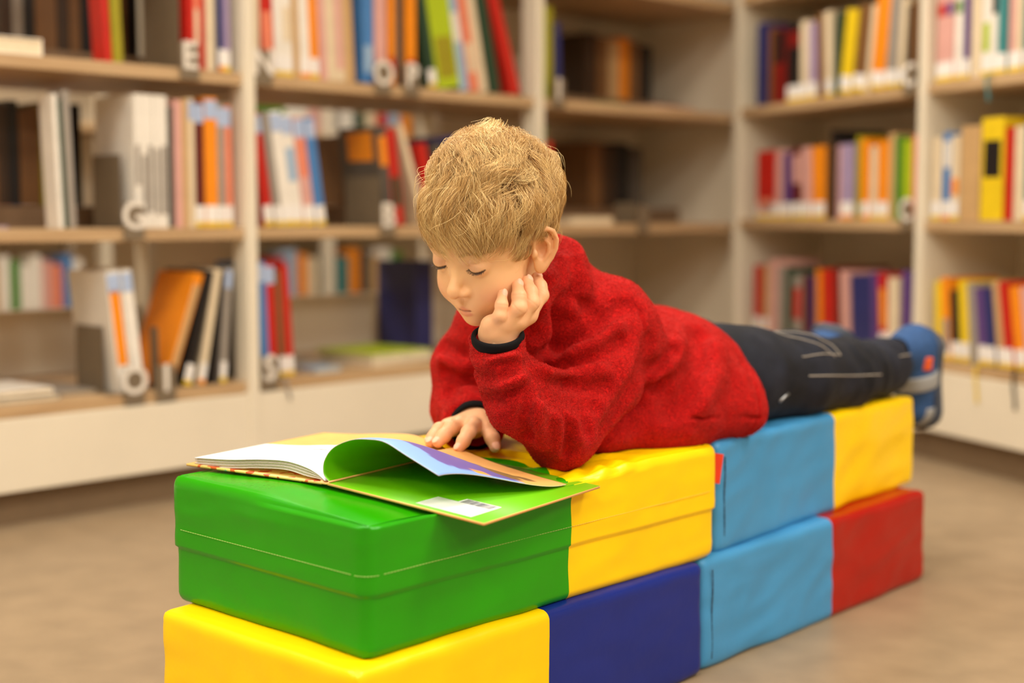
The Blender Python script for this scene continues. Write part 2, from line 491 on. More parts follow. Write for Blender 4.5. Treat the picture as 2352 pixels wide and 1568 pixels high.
# bay beside the corner panel ------------------------------------
shelf_row(LEFT, 2, [(1249, 1264, 'lime', .24, 0, 's'), (1265, 1280, 'olive', .24, -2, 's'), (1284, 1298, 'navy', .2, -3, 's')], 'upper ' + B3)
bookend(LEFT, 2, 1302, 'I', 'the upper ' + B3, h=.08, ut=1278)
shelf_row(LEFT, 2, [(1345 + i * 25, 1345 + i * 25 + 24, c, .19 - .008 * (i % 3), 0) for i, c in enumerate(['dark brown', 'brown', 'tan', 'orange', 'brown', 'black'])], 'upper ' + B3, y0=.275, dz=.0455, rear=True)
flat_item(LEFT, 2, 1400, .11, .2, .008, 'green', .05, 'green booklet lying flat on the upper corner shelf')
flat_item(LEFT, 2, 1512, .19, .2, .009, 'pink', .012, 'pink booklet lying flat nearest the corner panel', rot=.06)
shelf_row(LEFT, 1, [(1249, 1262, 'green', .26, 0, 's'), (1263, 1275, 'red', .22, 0, 's')], 'middle ' + B3)
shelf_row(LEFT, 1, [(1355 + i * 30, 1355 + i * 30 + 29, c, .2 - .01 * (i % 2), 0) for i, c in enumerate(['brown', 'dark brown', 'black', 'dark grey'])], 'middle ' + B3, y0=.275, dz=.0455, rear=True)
flat_item(LEFT, 1, 1320, .17, .19, .02, 'cream', .012, 'thick cream book lying flat on the middle corner shelf', 'book', 'book')
bookend(LEFT, 1, 1474, '', 'the middle ' + B3, h=.06, d0=.02, d1=.1)
flat_item(LEFT, 0, 1360, .2, .2, .03, 'brown', .012, 'thick brown book lying flat on the bottom corner shelf', 'book', 'book')

# bay above the legs ----------------------------------------------
shelf_row(RIGHT, 2, [(1722, 1745, 'navy', .24, 0), (1747, 1757, 'brown', .22, 0), (1758, 1786, 'dark red', .21, 0, '', ('black', .55, .98)), (1788, 1819, 'black', .22, 0, 'L', ('dark red', .7, .9)), (1821, 1838, 'cream', .22, -2, 'L'), (1839, 1856, 'lilac', .21, -5, 'L'),
    (1858, 1876, 'brown', .23, -8), (1878, 1894, 'cream', .23, -9, 'L'), (1896, 1908, 'dark green', .22, 3), (1909, 1934, 'yellow', .22, 8, 'L'), (1936, 1964, 'brown', .225, 8, 'L'), (1966, 1976, 'cream', .22, 8), (1978, 2008, 'orange', .26, 8, 'L'), (2010, 2034, 'grey', .24, 8, 'L'),
    (2036, 2049, 'cream', .22, 7, 'L'), (2058, 2072, 'dark brown', .2, 0), (2073, 2084, 'brown', .21, 0), (2085, 2094, 'black', .2, 0)], 'upper ' + BA)
bookend(RIGHT, 2, 2054, 'C', 'the upper ' + BA, h=.08, ut=2078)
shelf_row(RIGHT, 1, [(1724, 1766, 'red', .2, 0, 'L', ('salmon', .1, .3)), (1768, 1784, 'pink', .2, 0, 'L'), (1786, 1804, 'purple', .19, -2, 'L'), (1806, 1828, 'maroon', .2, -4, 'L', ('pink', .5, .9)), (1830, 1850, 'pink', .2, -3, 'L'), (1852, 1880, 'orange', .2, -3, 'L'), (1882, 1892, 'brown', .2, 0), (1893, 1904, 'black', .24, 0),
    (1906, 1916, 'pink', .2, 0), (1918, 1948, 'lilac', .2, -3, 'Lo'), (1950, 1962, 'olive', .22, 0), (1964, 1981, 'orange', .21, -3, 'Lo'), (1982, 1996, 'cream', .19, 0, 'L'), (1998, 2022, 'orange', .2, 0, 'L'), (2023, 2038, 'tan', .22, 0), (2040, 2054, 'green', .21, 0), (2055, 2073, 'lime', .2, 0, 'L'), (2075, 2092, 'salmon', .21, 0)], 'middle ' + BA)
bookend(RIGHT, 1, 2095, 'C', 'the middle ' + BA, h=.08, ut=2078)
shelf_row(RIGHT, 0, [(1722, 1740, 'red', .2, 0, 'L'), (1742, 1756, 'tan', .2, 0, 'L'), (1757, 1776, 'pink', .22, 0), (1777, 1796, 'grey', .2, 0), (1797, 1812, 'dark green', .2, 0), (1813, 1834, 'grey', .18, 0, '', ('red', .3, .8)), (1836, 1852, 'maroon', .18, -2), (1853, 1866, 'navy', .18, -2), (1867, 1878, 'orange', .2, -2),
    (1880, 1908, 'red', .2, -4), (1910, 1926, 'maroon', .21, -4), (1927, 1946, 'pink', .2, -5), (1948, 1996, 'navy', .19, -4), (1998, 2010, 'purple', .2, -4), (2011, 2030, 'red', .2, -4, 'L', ('orange', .3, .8)), (2032, 2056, 'cream', .19, -1, 'L'), (2058, 2080, 'purple', .21, 0)], 'bottom ' + BA)

# rightmost bay ---------------------------------------------------
shelf_row(RIGHT, 2, [(2124, 2146, 'pink', .215, 0, 'L', ('red', .72, .86)), (2147, 2166, 'pink', .215, 0, 'L', ('purple', .72, .86)), (2167, 2184, 'white', .215, 0, 'L', ('green', .72, .86)), (2185, 2199, 'purple', .23, 0, 'L'), (2202, 2224, 'cream', .24, 0), (2226, 2245, 'white', .22, 0, 'L', ('lime', .25, .55)), (2246, 2262, 'white', .23, 0, 'L', ('black', .6, .9)),
    (2263, 2284, 'teal', .23, 0, 'L'), (2286, 2305, 'pink', .24, 0, 'L'), (2306, 2320, 'cream', .24, 0, 'L'), (2324, 2345, 'teal', .22, 0, 'L'), (2347, 2366, 'red', .22, 0, 'L'), (2368, 2392, 'cream', .22, 0, 'L')], 'upper ' + BB)
shelf_row(RIGHT, 1, [(2124, 2145, 'cream', .2, 0, 'L'), (2148, 2166, 'blue', .21, 0, 'Lo', ('white', .6, .9)), (2167, 2186, 'cream', .2, 0, 'L', ('orange', .3, .5)), (2190, 2233, 'tan', .22, 0), (2236, 2286, 'yellow', .235, 0, '', ('black', .42, .78)), (2288, 2308, 'red', .21, 0), (2310, 2334, 'cream', .21, 0), (2336, 2356, 'teal', .22, 0, 'L'), (2358, 2380, 'green', .2, 0, 'L')], 'middle ' + BB)
shelf_row(RIGHT, 0, [(2140, 2156, 'yellow', .19, -3, 'L'), (2158, 2176, 'orange', .2, -4, 'L', ('grey', .1, .5)), (2178, 2198, 'black', .17, -8, 'L'), (2200, 2220, 'yellow', .195, -9, 'L'), (2222, 2242, 'grey', .19, -9), (2244, 2264, 'purple', .18, -10, 'L'), (2265, 2284, 'navy', .18, -10, 'L'), (2286, 2304, 'tan', .2, -10, 'L'), (2306, 2326, 'red', .2, -10, 'L'),
    (2328, 2352, 'orange', .19, -10, 'L'), (2354, 2376, 'pink', .19, -10, 'L')], 'bottom ' + BB)

# reading ribbons that hang from books over the shelf fronts
def ribbon(case, level, u, cn, length, label):
    x = case.tx(u)
    z = SHELF_Z[level] + case.dz
    pts = [(0.0, 0.02, 0.002), (0.001, 0.0, 0.002), (0.002, -0.006, -0.004), (0.004, -0.0075, -length * .4), (0.010, -0.0075, -length * .75), (0.012, -0.0075, -length)]
    V, F = [], []
    for i, p in enumerate(pts):
        V += [(p[0] - .004, p[1], p[2]), (p[0] + .004, p[1], p[2]), (p[0] + .004, p[1] + .0007, p[2] + .0007), (p[0] - .004, p[1] + .0007, p[2] + .0007)]
        if i:
            b0, b1 = 4 * (i - 1), 4 * i
            for k in range(4):
                k2 = (k + 1) % 4
                F.append((b0 + k, b0 + k2, b1 + k2, b1 + k))
    F += [(3, 2, 1, 0), tuple(len(V) - 4 + k for k in range(4))]
    o = pydata('bookmark_ribbon', V, F, book_mat(cn))
    o.matrix_world = case.M @ Matrix.Translation((x, 0, z))
    tag(o, label, 'ribbon', 'bookmark ribbons hanging over the shelf edges')
ribbon(RIGHT, 2, 2256, 'teal', .06, 'teal bookmark ribbon hanging over the upper right shelf edge')
ribbon(RIGHT, 0, 2250, 'yellow', .085, 'yellow bookmark ribbon hanging over the lower right shelf edge')
ribbon(RIGHT, 0, 2338, 'black', .085, 'black bookmark ribbon hanging over the lower right shelf edge')
ribbon(LEFT, 0, 648, 'grey', .05, 'grey bookmark ribbon hanging below the red leaning books')

# far row seen through the gaps -----------------------------------
_cy = ['white', 'blue', 'cream', 'orange', 'yellow', 'dark grey', 'green', 'pink', 'white', 'red', 'cream', 'teal', 'tan', 'white', 'salmon', 'dark green', 'pale blue', 'cream', 'orange', 'white']
def far_row(level, u0, n, step, place, k0):
    shelf_row(FAR, level, [(u0 + i * step, u0 + (i + 1) * step - 1, _cy[(i * 7 + k0) % len(_cy)], .2 + .03 * ((i * 5 + k0) % 3) / 2, 0) for i in range(n)], place, avoid=F_POSTS)
far_row(1, -30, 9, 24, 'middle shelf, far bookcase, left gap', 0)
far_row(1, 640, 13, 24, 'middle shelf, far bookcase, centre gap', 3)
far_row(2, 640, 12, 26, 'upper shelf, far bookcase, centre gap', 6)
far_row(0, 640, 12, 24, 'bottom shelf, far bookcase, centre gap', 9)
far_row(0, -20, 9, 24, 'bottom shelf, far bookcase, left gap', 12)
# ---------------------------------------------------------------- foam blocks
from mathutils import noise as mnoise
def vinyl(name, col, rough=0.34):
    m = mat(name, col, rough=rough, var=0.05, scale=9, bump=0.05, bscale=48, spec=0.32)
    return m
v_green = vinyl('vinyl_green', rgb(36, 148, 0), 0.26)
v_yellow = vinyl('vinyl_yellow', rgb(250, 204, 0))
v_blue = vinyl('vinyl_light_blue', rgb(66, 142, 192))
v_navy = vinyl('vinyl_navy', rgb(18, 38, 122), 0.3)
v_red = vinyl('vinyl_red', rgb(164, 15, 5), 0.3)
thread_pale = mat('thread_pale', rgb(150, 184, 84), rough=0.7)
thread_dark = mat('thread_dark', rgb(38, 52, 70), rough=0.7)
thread_gold = mat('thread_gold', rgb(232, 190, 60), rough=0.7)
tag_red = mat('side_tag_red', rgb(226, 58, 22), rough=0.5)

def block_surface(Lx, Ly, Lz, r, disp, na=84, nb=44, nc=24, seed=0):
    """closed rounded cushion: grids of the six faces projected on a rounded box, then displaced"""
    idx = {}
    V, F = [], []
    half = np.array([Lx / 2, Ly / 2, Lz / 2])
    def warp(i, n):      # denser towards the edges
        t = i / n
        return 0.5 - 0.5 * math.cos(PI * t) * (0.55 + 0.45 * abs(math.cos(PI * t)))
    def vid(i, j, k):
        key = (i, j, k)
        if key in idx: return idx[key]
        p = np.array([(warp(i, na) * 2 - 1) * half[0], (warp(j, nb) * 2 - 1) * half[1], (warp(k, nc) * 2 - 1) * half[2]])
        c = np.clip(p, -(half - r), half - r)
        d = p - c
        l = np.linalg.norm(d)
        nrm = d / l if l > 1e-9 else np.array([0, 0, 1.0])
        if l > 1e-9: p = c + nrm * r
        p = p + half
        p = p + nrm * disp(p, nrm)
        idx[key] = len(V)
        V.append(p)
        return idx[key]
    def quad(a, b, c, d): F.append((vid(*a), vid(*b), vid(*c), vid(*d)))
    for i in range(na):
        for j in range(nb):
            quad((i, j, 0), (i, j + 1, 0), (i + 1, j + 1, 0), (i + 1, j, 0))
            quad((i, j, nc), (i + 1, j, nc), (i + 1, j + 1, nc), (i, j + 1, nc))
    for i in range(na):
        for k in range(nc):
            quad((i, 0, k), (i + 1, 0, k), (i + 1, 0, k + 1), (i, 0, k + 1))
            quad((i, nb, k), (i, nb, k + 1), (i + 1, nb, k + 1), (i + 1, nb, k))
    for j in range(nb):
        for k in range(nc):
            quad((0, j, k), (0, j, k + 1), (0, j + 1, k + 1), (0, j + 1, k))
            quad((na, j, k), (na, j + 1, k), (na, j + 1, k + 1), (na, j, k + 1))
    return V, F

def split_mesh(V, F, test):
    A, B = [], []
    for f in F:
        c = sum(V[i] for i in f) / len(f)
        (A if test(c) else B).append(f)
    out = []
    for fs in (A, B):
        used = sorted({i for f in fs for i in f})
        m = {o: n for n, o in enumerate(used)}
        out.append(([V[i] for i in used], [tuple(m[i] for i in f) for f in fs]))
    return out

def foam_block(pos, rot, dims, split, mats, names, label, r=0.016, seed=0, extra=None, wav=0.0016, nc=24, bulge=0.0):
    Lx, Ly, Lz = dims
    sv = Vector((seed * 7.3, seed * 3.1, seed * 1.7))
    def disp(p, n):
        q = Vector(p)
        d = wav * mnoise.noise(q * 9 + sv) + 0.0007 * mnoise.noise(Vector((q.x * 18, q.y * 18, q.z * 46)) + sv * 2)
        # slack diagonal creases of the vinyl
        d += wav * 0.55 * (0.5 - abs(mnoise.noise(Vector((q.x * 9 + q.z * 7, q.y * 9, q.z * 24 - q.x * 8)) + sv * 3)) * 2)
        # pull-in along the sewn edges, gentle crown on the big faces
        e = min(1.0, min(p[0], Lx - p[0]) / 0.05) if abs(n[0]) < .5 else 1.0
        d += 0.0018 * e * max(0.0, abs(n[2]))
        if extra: d += extra(p, n)
        return d
    V, F = block_surface(Lx, Ly, Lz, r, disp, nc=nc, seed=seed)
    root = empty('foam_block')
    root.matrix_world = STK_M @ Matrix.Translation(pos) @ Matrix.Rotation(rot, 4, 'Z')
    tag(root, label, 'foam block', 'stacked foam seating blocks')
    # the joint between the two colours follows a grid column, which is then bent into its real line
    parts = split_mesh(V, F, lambda c: c[0] < split)
    moved = set()
    for pv, pf in parts:
        for p in pv:
            if id(p) in moved: continue
            moved.add(id(p))
            k = max(0.0, 1 - abs(p[0] - split) / 0.13)
            up = max(0.0, min(1.0, (p[2] - Lz + 0.03) / 0.025))
            p[0] += k * (bulge * up * math.exp(-((p[1] - 0.10) / 0.075) ** 2) + 0.004 * mnoise.noise(Vector((0, p[1], p[2])) * 14 + sv))
    for (pv, pf), m_, nm in zip(parts, mats, names):
        pydata(nm, pv, pf, m_, root, True)
    return root

def stitch(root, pts, m_, r=0.0005, name='stitching', dash=0.0030, gap=0.0010):
    """a sewn line: short thread stitches along a polyline"""
    geo = []
    P = [Vector(p) for p in pts]
    for a, b in zip(P[:-1], P[1:]):
        L = (b - a).length
        n = max(1, int(L / (dash + gap)))
        for i in range(n):
            t0, t1 = i / n, (i + dash / (dash + gap)) / n
            geo.append(tube_geo([a.lerp(b, t0), a.lerp(b, t1)], r, 4))
    V, F = merge_geo(geo)
    o = pydata(name, V, F, m_, root)
    return o

H = 0.15
ELB = (0.383, 0.072)
def top_extra(p, n):
    """dents where the elbow and the book press, folds round the elbow, lid skirt standing proud"""
    d = 0.0
    if n[2] > 0.3:
        dx, dy = p[0] - ELB[0], p[1] - ELB[1]
        rr = math.hypot(dx, dy)
        d -= 0.007 * math.exp(-(rr / 0.045) ** 2)
        if 0.02 < rr < 0.16:
            ang = math.atan2(dy, dx)
            d += 0.0030 * math.sin(ang * 9 + 3 * rr / 0.05) * math.exp(-((rr - 0.06) / 0.04) ** 2)
        if p[0] < 0.40:                       # softer top edge under the book cover
            k = max(0.0, min(1.0, (0.40 - p[0]) / 0.14)); k = k * k * (3 - 2 * k)
            d -= k * (0.010 * math.exp(-(p[1] / 0.055) ** 2) + 0.007 * max(0.0, min(1.0, (0.19 - p[1]) / 0.09)))
    if abs(n[2]) < 0.8 and p[2] > 0.0655:
        d += 0.0034
    return d
b1 = foam_block((0, 0, H + 0.0005), 0, (0.615, 0.345, H), 0.317, (v_green, v_yellow), ('green_panel', 'yellow_panel'),
    'green and yellow foam block on top, under the open book', r=0.014, seed=1, extra=top_extra, nc=60, bulge=0.045)
b2 = foam_block((0.631, 0.010, H + 0.0005), math.radians(3.9), (0.648, 0.335, H), 0.345, (v_blue, v_yellow), ('blue_panel', 'yellow_panel'),
    "light blue and yellow foam block on top, under the boy's legs", r=0.012, seed=2, wav=.0034)
l1 = foam_block((-0.030, -0.016, 0.0), math.radians(0.6), (0.607, 0.345, H), 0.296, (v_yellow, v_navy), ('yellow_panel', 'navy_panel'),
    'yellow and navy blue foam block on the floor, nearest the camera', r=0.013, seed=3)
l2 = foam_block((0.585, -0.002, 0.0), math.radians(1.0), (0.652, 0.345, H), 0.342, (v_blue, v_red), ('blue_panel', 'red_panel'),
    'light blue and red foam block on the floor at the far end', r=0.012, seed=4, wav=.0030)
# sewn lines of the lid (stitch line runs round the visible sides)
zs = 0.0885
for (x0, x1, m_) in ((0.02, 0.317, thread_pale), (0.317, 0.595, thread_gold)):
    n = 22
    stitch(b1, [(x0 + (x1 - x0) * i / n, -0.0040 - 0.0003 * math.sin(i), zs + 0.003 * (x0 + (x1 - x0) * i / n) / .6) for i in range(n + 1)], m_, 0.00045)
stitch(b1, [(-0.0040, 0.02 + 0.305 * i / 16, zs) for i in range(17)], thread_pale, 0.00045)
_c = [(0.014 - 0.0182 * math.cos(k * PI / 16), 0.014 - 0.0182 * math.sin(k * PI / 16), zs) for k in range(9)]
stitch(b1, _c, thread_pale, 0.00045)
stitch(b2, [(0.018 + .001 * math.sin(i), -0.0016, 0.02 + 0.11 * i / 10) for i in range(11)], thread_dark, 0.0009, dash=.006, gap=.0005)
stitch(l2, [(0.020 + .001 * math.sin(i), -0.0016, 0.014 + 0.122 * i / 10) for i in range(11)], thread_dark, 0.0009, dash=.006, gap=.0005)
tg = boxes_mesh('side_tag', [(-0.0006, 0.0006, -0.004, 0.012, -0.020, 0.020)])
o = link('side_tag', tg, tag_red, b2)
o.location = (-0.006, -0.006, 0.117)
o.rotation_euler = (0.12, 0.05, 0.5)

# ---------------------------------------------------------------- open picture book
BA_, BB_, BANG = 0.070, 0.151, 0.169
bk = empty('picture_book')
ZB = 0.3045
bk.matrix_world = STK_M @ Matrix.Translation((BA_, BB_, ZB)) @ Matrix.Rotation(BANG, 4, 'Z')
# local: x along the spine (away from the camera side), y to the left page, -y to the right page, z up
tag(bk, 'open picture book with one page curling over, lying on the green block', 'picture book')
BW, BL = 0.217, 0.242
cov_m = mat('cover_board_peach', rgb(238, 178, 104), rough=0.5, var=0.05)
lime_m = mat('endpaper_lime_green', rgb(112, 196, 6), rough=0.4, var=0.02)
page_w = mat('page_white', rgb(244, 240, 234), rough=0.7, var=0.01)
page_e = mat('page_edges', rgb(206, 192, 176), rough=0.8, var=0.10, scale=400)
page_o = mat('page_tan_print', rgb(228, 176, 92), rough=0.7, var=0.05, scale=60)
ink_m = mat('print_ink', rgb(70, 70, 84), rough=0.7)

def pattern_cover():
    m = bpy.data.materials.new('cover_patterned')
    m.use_nodes = True
    nt = m.node_tree
    b = nt.nodes['Principled BSDF']
    b.inputs['Roughness'].default_value = 0.4
    tc = nt.nodes.new('ShaderNodeTexCoord')
    nz = nt.nodes.new('ShaderNodeTexNoise')
    nz.inputs['Scale'].default_value = 55
    nz.inputs['Detail'].default_value = 1
    rp = nt.nodes.new('ShaderNodeValToRGB')
    el = rp.color_ramp.elements
    rp.color_ramp.interpolation = 'CONSTANT'
    el[0].position = 0; el[0].color = rgb(226, 196, 110)
    el[1].position = 0.56; el[1].color = rgb(214, 92, 40)
    e2 = el.new(0.36); e2.color = rgb(238, 200, 112)
    e3 = el.new(0.30); e3.color = rgb(150, 200, 150)
    e3 = el.new(0.33); e3.color = rgb(238, 200, 112)
    nt.links.new(tc.outputs['Object'], nz.inputs['Vector'])
    nt.links.new(nz.outputs['Fac'], rp.inputs['Fac'])
    nt.links.new(rp.outputs['Color'], b.inputs['Base Color'])
    return m
covp_m = pattern_cover()

def sheet(name, prof_near, prof_far, x0, x1, thick, mats, parent, nx=26, face_mat=None, blend=None, flip=False, shear=0.0):
    """curved sheet: profiles are lists of (y, z) along the sheet at its near and far ends"""
    n = len(prof_near)
    top, bot = [], []
    for i in range(nx + 1):
        t = i / nx
        s = blend(t) if blend else t
        for k in range(n):
            y = prof_near[k][0] * (1 - s) + prof_far[k][0] * s
            z = prof_near[k][1] * (1 - s) + prof_far[k][1] * s
            top.append(Vector((x0 + (x1 - x0 - shear * k / (n - 1)) * t, y, z)))
    def vn(i, k):
        a = top[i * n + min(k + 1, n - 1)] - top[i * n + max(k - 1, 0)]
        b_ = top[min(i + 1, nx) * n + k] - top[max(i - 1, 0) * n + k]
        nn = a.cross(b_) if flip else b_.cross(a)
        nn.normalize()
        return nn
    for i in range(nx + 1):
        for k in range(n):
            bot.append(top[i * n + k] - vn(i, k) * thick)
    V = top + bot
    N = len(top)
    F, MI = [], []
    for i in range(nx):
        for k in range(n - 1):
            a, b_, c, d = i * n + k, i * n + k + 1, (i + 1) * n + k + 1, (i + 1) * n + k
            F.append((a, d, c, b_)); MI.append(face_mat(i / nx, k / (n - 1)) if face_mat else 0)
            F.append((N + a, N + b_, N + c, N + d)); MI.append(1)
    for i in range(nx):
        for k in (0, n - 1):
            a, d = i * n + k, (i + 1) * n + k
            F.append((a, d, N + d, N + a)); MI.append(2)
    for i in (0, nx):
        for k in range(n - 1):
            a, b_ = i * n + k, i * n + k + 1
            F.append((a, b_, N + b_, N + a)); MI.append(2)
    o = pydata(name, V, F, None, parent, True)
    for m_ in mats: o.data.materials.append(m_)
    o.data.polygons.foreach_set('material_index', MI)
    o.data.update()
    bm = bmesh.new(); bm.from_mesh(o.data); bmesh.ops.recalc_face_normals(bm, faces=bm.faces); bm.to_mesh(o.data); bm.free()
    return o

def resample(pts, n):
    P = [Vector((p[0], p[1])) for p in pts]
    # Catmull-Rom through the points
    out = []
    m = len(P) - 1
    for i in range(n):
        t = i / (n - 1) * m
        k = min(int(t), m - 1)
        f = t - k
        p0, p1, p2, p3 = P[max(k - 1, 0)], P[k], P[k + 1], P[min(k + 2, m)]
        q = 0.5 * ((2 * p1) + (p2 - p0) * f + (2 * p0 - 5 * p1 + 4 * p2 - p3) * f * f + (3 * p1 - p0 - 3 * p2 + p3) * f ** 3)
        out.append((q.x, q.y))
    return out

PR = -0.094
# covers: left one lies flat, right one dips over the soft block edge
sheet('front_cover', [(0.004, 0.0026), (BW, 0.0030)], [(0.004, 0.0026), (BW, 0.0030)], 0, BL, 0.0026, (covp_m, covp_m, covp_m), bk, nx=2)
def rc(y): return (-y, 0.0032 + math.tan(PR) * y)
sheet('back_cover', [rc(0.005), rc(BW)], [rc(0.005), rc(BW)], 0, BL, 0.0028, (lime_m, cov_m, cov_m), bk, nx=2, flip=True)
sheet('spine', [(0.007, 0.003), (0.004, 0.0002), (-0.004, 0.0002), (-0.008, 0.0035)], [(0.007, 0.003), (0.004, 0.0002), (-0.004, 0.0002), (-0.008, 0.0035)], 0.0005, BL - .0005, 0.0018, (cov_m, cov_m, cov_m), bk, nx=2)
# pages of the left half, loosely stacked
def page_prof(lift, end, drop):
    return resample([(0.0015, 0.004), (0.012, 0.010 + lift * .5), (0.03, 0.0155 + lift), (0.06, 0.0195 + lift), (0.10, 0.0175 + lift), (0.15, 0.0125 + lift - drop), (end, 0.0095 + lift - drop * 1.5)], 26)
for i in range(6):
    pf = page_prof(-0.0085 + 0.0016 * i, BW - 0.012 + 0.0012 * (i % 3), 0.0)
    sheet('page', pf, pf, 0.004 + .0005 * (i % 2), BL - 0.004, 0.0009, (page_w, page_w, page_e), bk, nx=2)
tp = page_prof(0.0012, BW - 0.010, 0)
sheet('open_page', tp, tp, 0.003, BL - 0.003, 0.0005, (page_w, page_w, page_e, page_o), bk, nx=40, face_mat=lambda x, k: 3 if x > 0.50 else 0)
# lines of print on the open page (unreadable at this distance, seen upside down)
geo = []
rg = random.Random(3)
for row, (xx, y0, y1, hh) in enumerate([(0.088, 0.012, 0.135, 0.0022), (0.100, 0.012, 0.05, 0.0012), (0.105, 0.012, 0.05, 0.0012), (0.110, 0.012, 0.046, 0.0012)]):
    y = y0
    tpv = page_prof(0.0012, BW - 0.010, 0)
    def zz(yq):
        for (ya, za), (yb, zb) in zip(tpv[:-1], tpv[1:]):
            if ya <= yq <= yb: return za + (zb - za) * (yq - ya) / (yb - ya + 1e-9)
        return tpv[-1][1]
    while y < y1:
        w = rg.uniform(.0010, .0028)
        v, f = box_geo(xx + rg.uniform(-.0006, 0.0006), xx + hh * rg.uniform(.6, 1.3), y, y + w, 0, .0001)
        v = [(p[0], p[1], zz(p[1]) + .00008 + p[2]) for p in v]
        geo.append((v, f))
        y += w + rg.choice([.0008, .0008, .0022])
V, F = merge_geo(geo)
tag(pydata('printed_text', V, F, ink_m, bk), kind='stuff')

# the page being turned: illustration above, green back below
def art_mat():
    m = bpy.data.materials.new('page_illustration')
    m.use_nodes = True
    nt = m.node_tree
    b = nt.nodes['Principled BSDF']
    b.inputs['Roughness'].default_value = 0.45
    at = nt.nodes.new('ShaderNodeAttribute')
    at.attribute_name = 'art'
    nt.links.new(at.outputs['Color'], b.inputs['Base Color'])
    return m
near = [(-y, z) for (y, z) in [(0.004, .0035), (-.0035, 0.012), (-0.002, 0.027), (0.011, 0.0425), (0.036, 0.0535), (0.061, 0.0567), (0.085, 0.0555), (0.1146, 0.0435), (0.157, 0.0262)]]
far = [(-y, z) for (y, z) in [(0.004, .0035), (0.004, 0.008), (0.012, 0.0115), (0.030, 0.0110), (0.055, 0.0058), (0.085, 0.0006), (0.12, -0.0042), (0.155, -0.0084), (0.192, -0.0122)]]
NP = 60
leaf = sheet('turning_page', resample(near, NP), resample(far, NP), 0.003, BL - 0.003, 0.0007, (art_mat(), lime_m, page_e), bk, nx=64, blend=lambda t: t * t * (3 - 2 * t), flip=True, shear=0.032)
me = leaf.data
ca = me.color_attributes.new('art', 'FLOAT_COLOR', 'POINT')
cl = []
nv = len(me.vertices) // 2
sky_c, tan_c, pur_c, brn_c, org_c, dk_c = [rgb(*c)[:3] for c in [(126, 162, 218), (232, 172, 96), (104, 88, 150), (126, 96, 54), (230, 156, 70), (70, 60, 110)]]
for idx in range(len(me.vertices)):
    j = idx % nv
    i, k = j // NP, j % NP
    t, s = i / 64, k / (NP - 1)          # t near->far, s spine->outer
    nz = mnoise.noise(Vector((t * 5, s * 5, 0))) * .07
    c = sky_c
    if t > 0.64 - 0.30 * (0.95 - s) + nz: c = tan_c
    if t > 0.90: c = tan_c
    if 0.18 < t + nz < 0.66 and 0.60 < s + nz < 0.95: c = pur_c
    if 0.50 < t + nz < 0.78 and 0.54 < s < 0.68: c = dk_c
    if 0.26 < t < 0.42 and 0.665 < s < 0.70: c = org_c
    if 0.34 < t < 0.43 and 0.945 < s < 0.975: c = org_c
    if (t - .70) ** 2 / .012 + (s + nz - .84) ** 2 / .008 < 1: c = brn_c
    if (t - .82) ** 2 / .003 + (s + nz - .90) ** 2 / .003 < 1: c = brn_c
    cl += [c[0], c[1], c[2], 1.0]
ca.data.foreach_set('color', cl)
# library sticker with bar code on the inside of the back cover
stk = empty('barcode_label'); stk.parent = bk
stk.matrix_local = Matrix.Translation((0.004, -BW + 0.010, rc(BW - 0.010)[1])) @ Matrix.Rotation(-PR, 4, 'X')
stk_m = mat('sticker_white', rgb(240, 238, 234), rough=0.5, var=0.01)
link('sticker', boxes_mesh('sticker', [(0.004, 0.045, 0.012, 0.085, 0.0002, 0.0004), (0.004, 0.062, 0.012, 0.058, 0.0002, 0.00045)]), stk_m, stk)
bars = []
yy = 0.016
while yy < 0.054:
    w = rg.choice([.0005, .0005, .001, .0014])
    bars.append((0.044, 0.060, yy, yy + w, 0.0005, 0.00056))
    yy += w + rg.choice([.0006, .001])
tag(link('bar_code', boxes_mesh('bar_code', bars), ink_m, stk), kind='stuff')
# ---------------------------------------------------------------- sculpting with distance fields
f32 = np.float32
def A(*v): return np.array(v, dtype=f32)
def ell(p, c, r, R=None):
    q = p - np.asarray(c, f32)
    if R is not None: q = q @ np.asarray(R, f32)
    r = np.asarray(r, f32)
    k0 = np.sqrt(((q / r) ** 2).sum(1)) + 1e-9
    k1 = np.sqrt(((q / (r * r)) ** 2).sum(1)) + 1e-9
    return k0 * (k0 - 1) / k1
def sph(p, c, r): return np.sqrt(((p - np.asarray(c, f32)) ** 2).sum(1)) - r
def cap(p, a, b, ra, rb=None, sc=None):
    """round cone between a and b; sc squeezes space to make it oval"""
    a = np.asarray(a, f32); b = np.asarray(b, f32)
    rb = ra if rb is None else rb
    if sc is not None:
        s = np.asarray(sc, f32)
        p = p * s; a = a * s; b = b * s
    ab = b - a
    t = np.clip(((p - a) @ ab) / (ab @ ab + 1e-12), 0, 1)
    d = np.sqrt(((p - a - t[:, None] * ab) ** 2).sum(1))
    return d - (ra + (rb - ra) * t)
def chain(p, pts, rs, k=0.0, sc=None):
    d = None
    for i in range(len(pts) - 1):
        e = cap(p, pts[i], pts[i + 1], rs[i], rs[i + 1], sc)
        d = e if d is None else (np.minimum(d, e) if k == 0 else smin(d, e, k))
    return d
def smin(a, b, k):
    h = np.maximum(k - np.abs(a - b), 0) / k
    return np.minimum(a, b) - h * h * k * 0.25
def smax(a, b, k): return -smin(-a, -b, k)
def near(fn, p, c, R, big=9.0):
    """evaluate fn only within R of c"""
    m = ((p - np.asarray(c, f32)) ** 2).sum(1) < R * R
    out = np.full(len(p), big, f32)
    if m.any(): out[m] = fn(p[m])
    return out
def seg_dist(p, pts):
    d = None
    for a, b in zip(pts[:-1], pts[1:]):
        e = cap(p, a, b, 0.0)
        d = e if d is None else np.minimum(d, e)
    return d

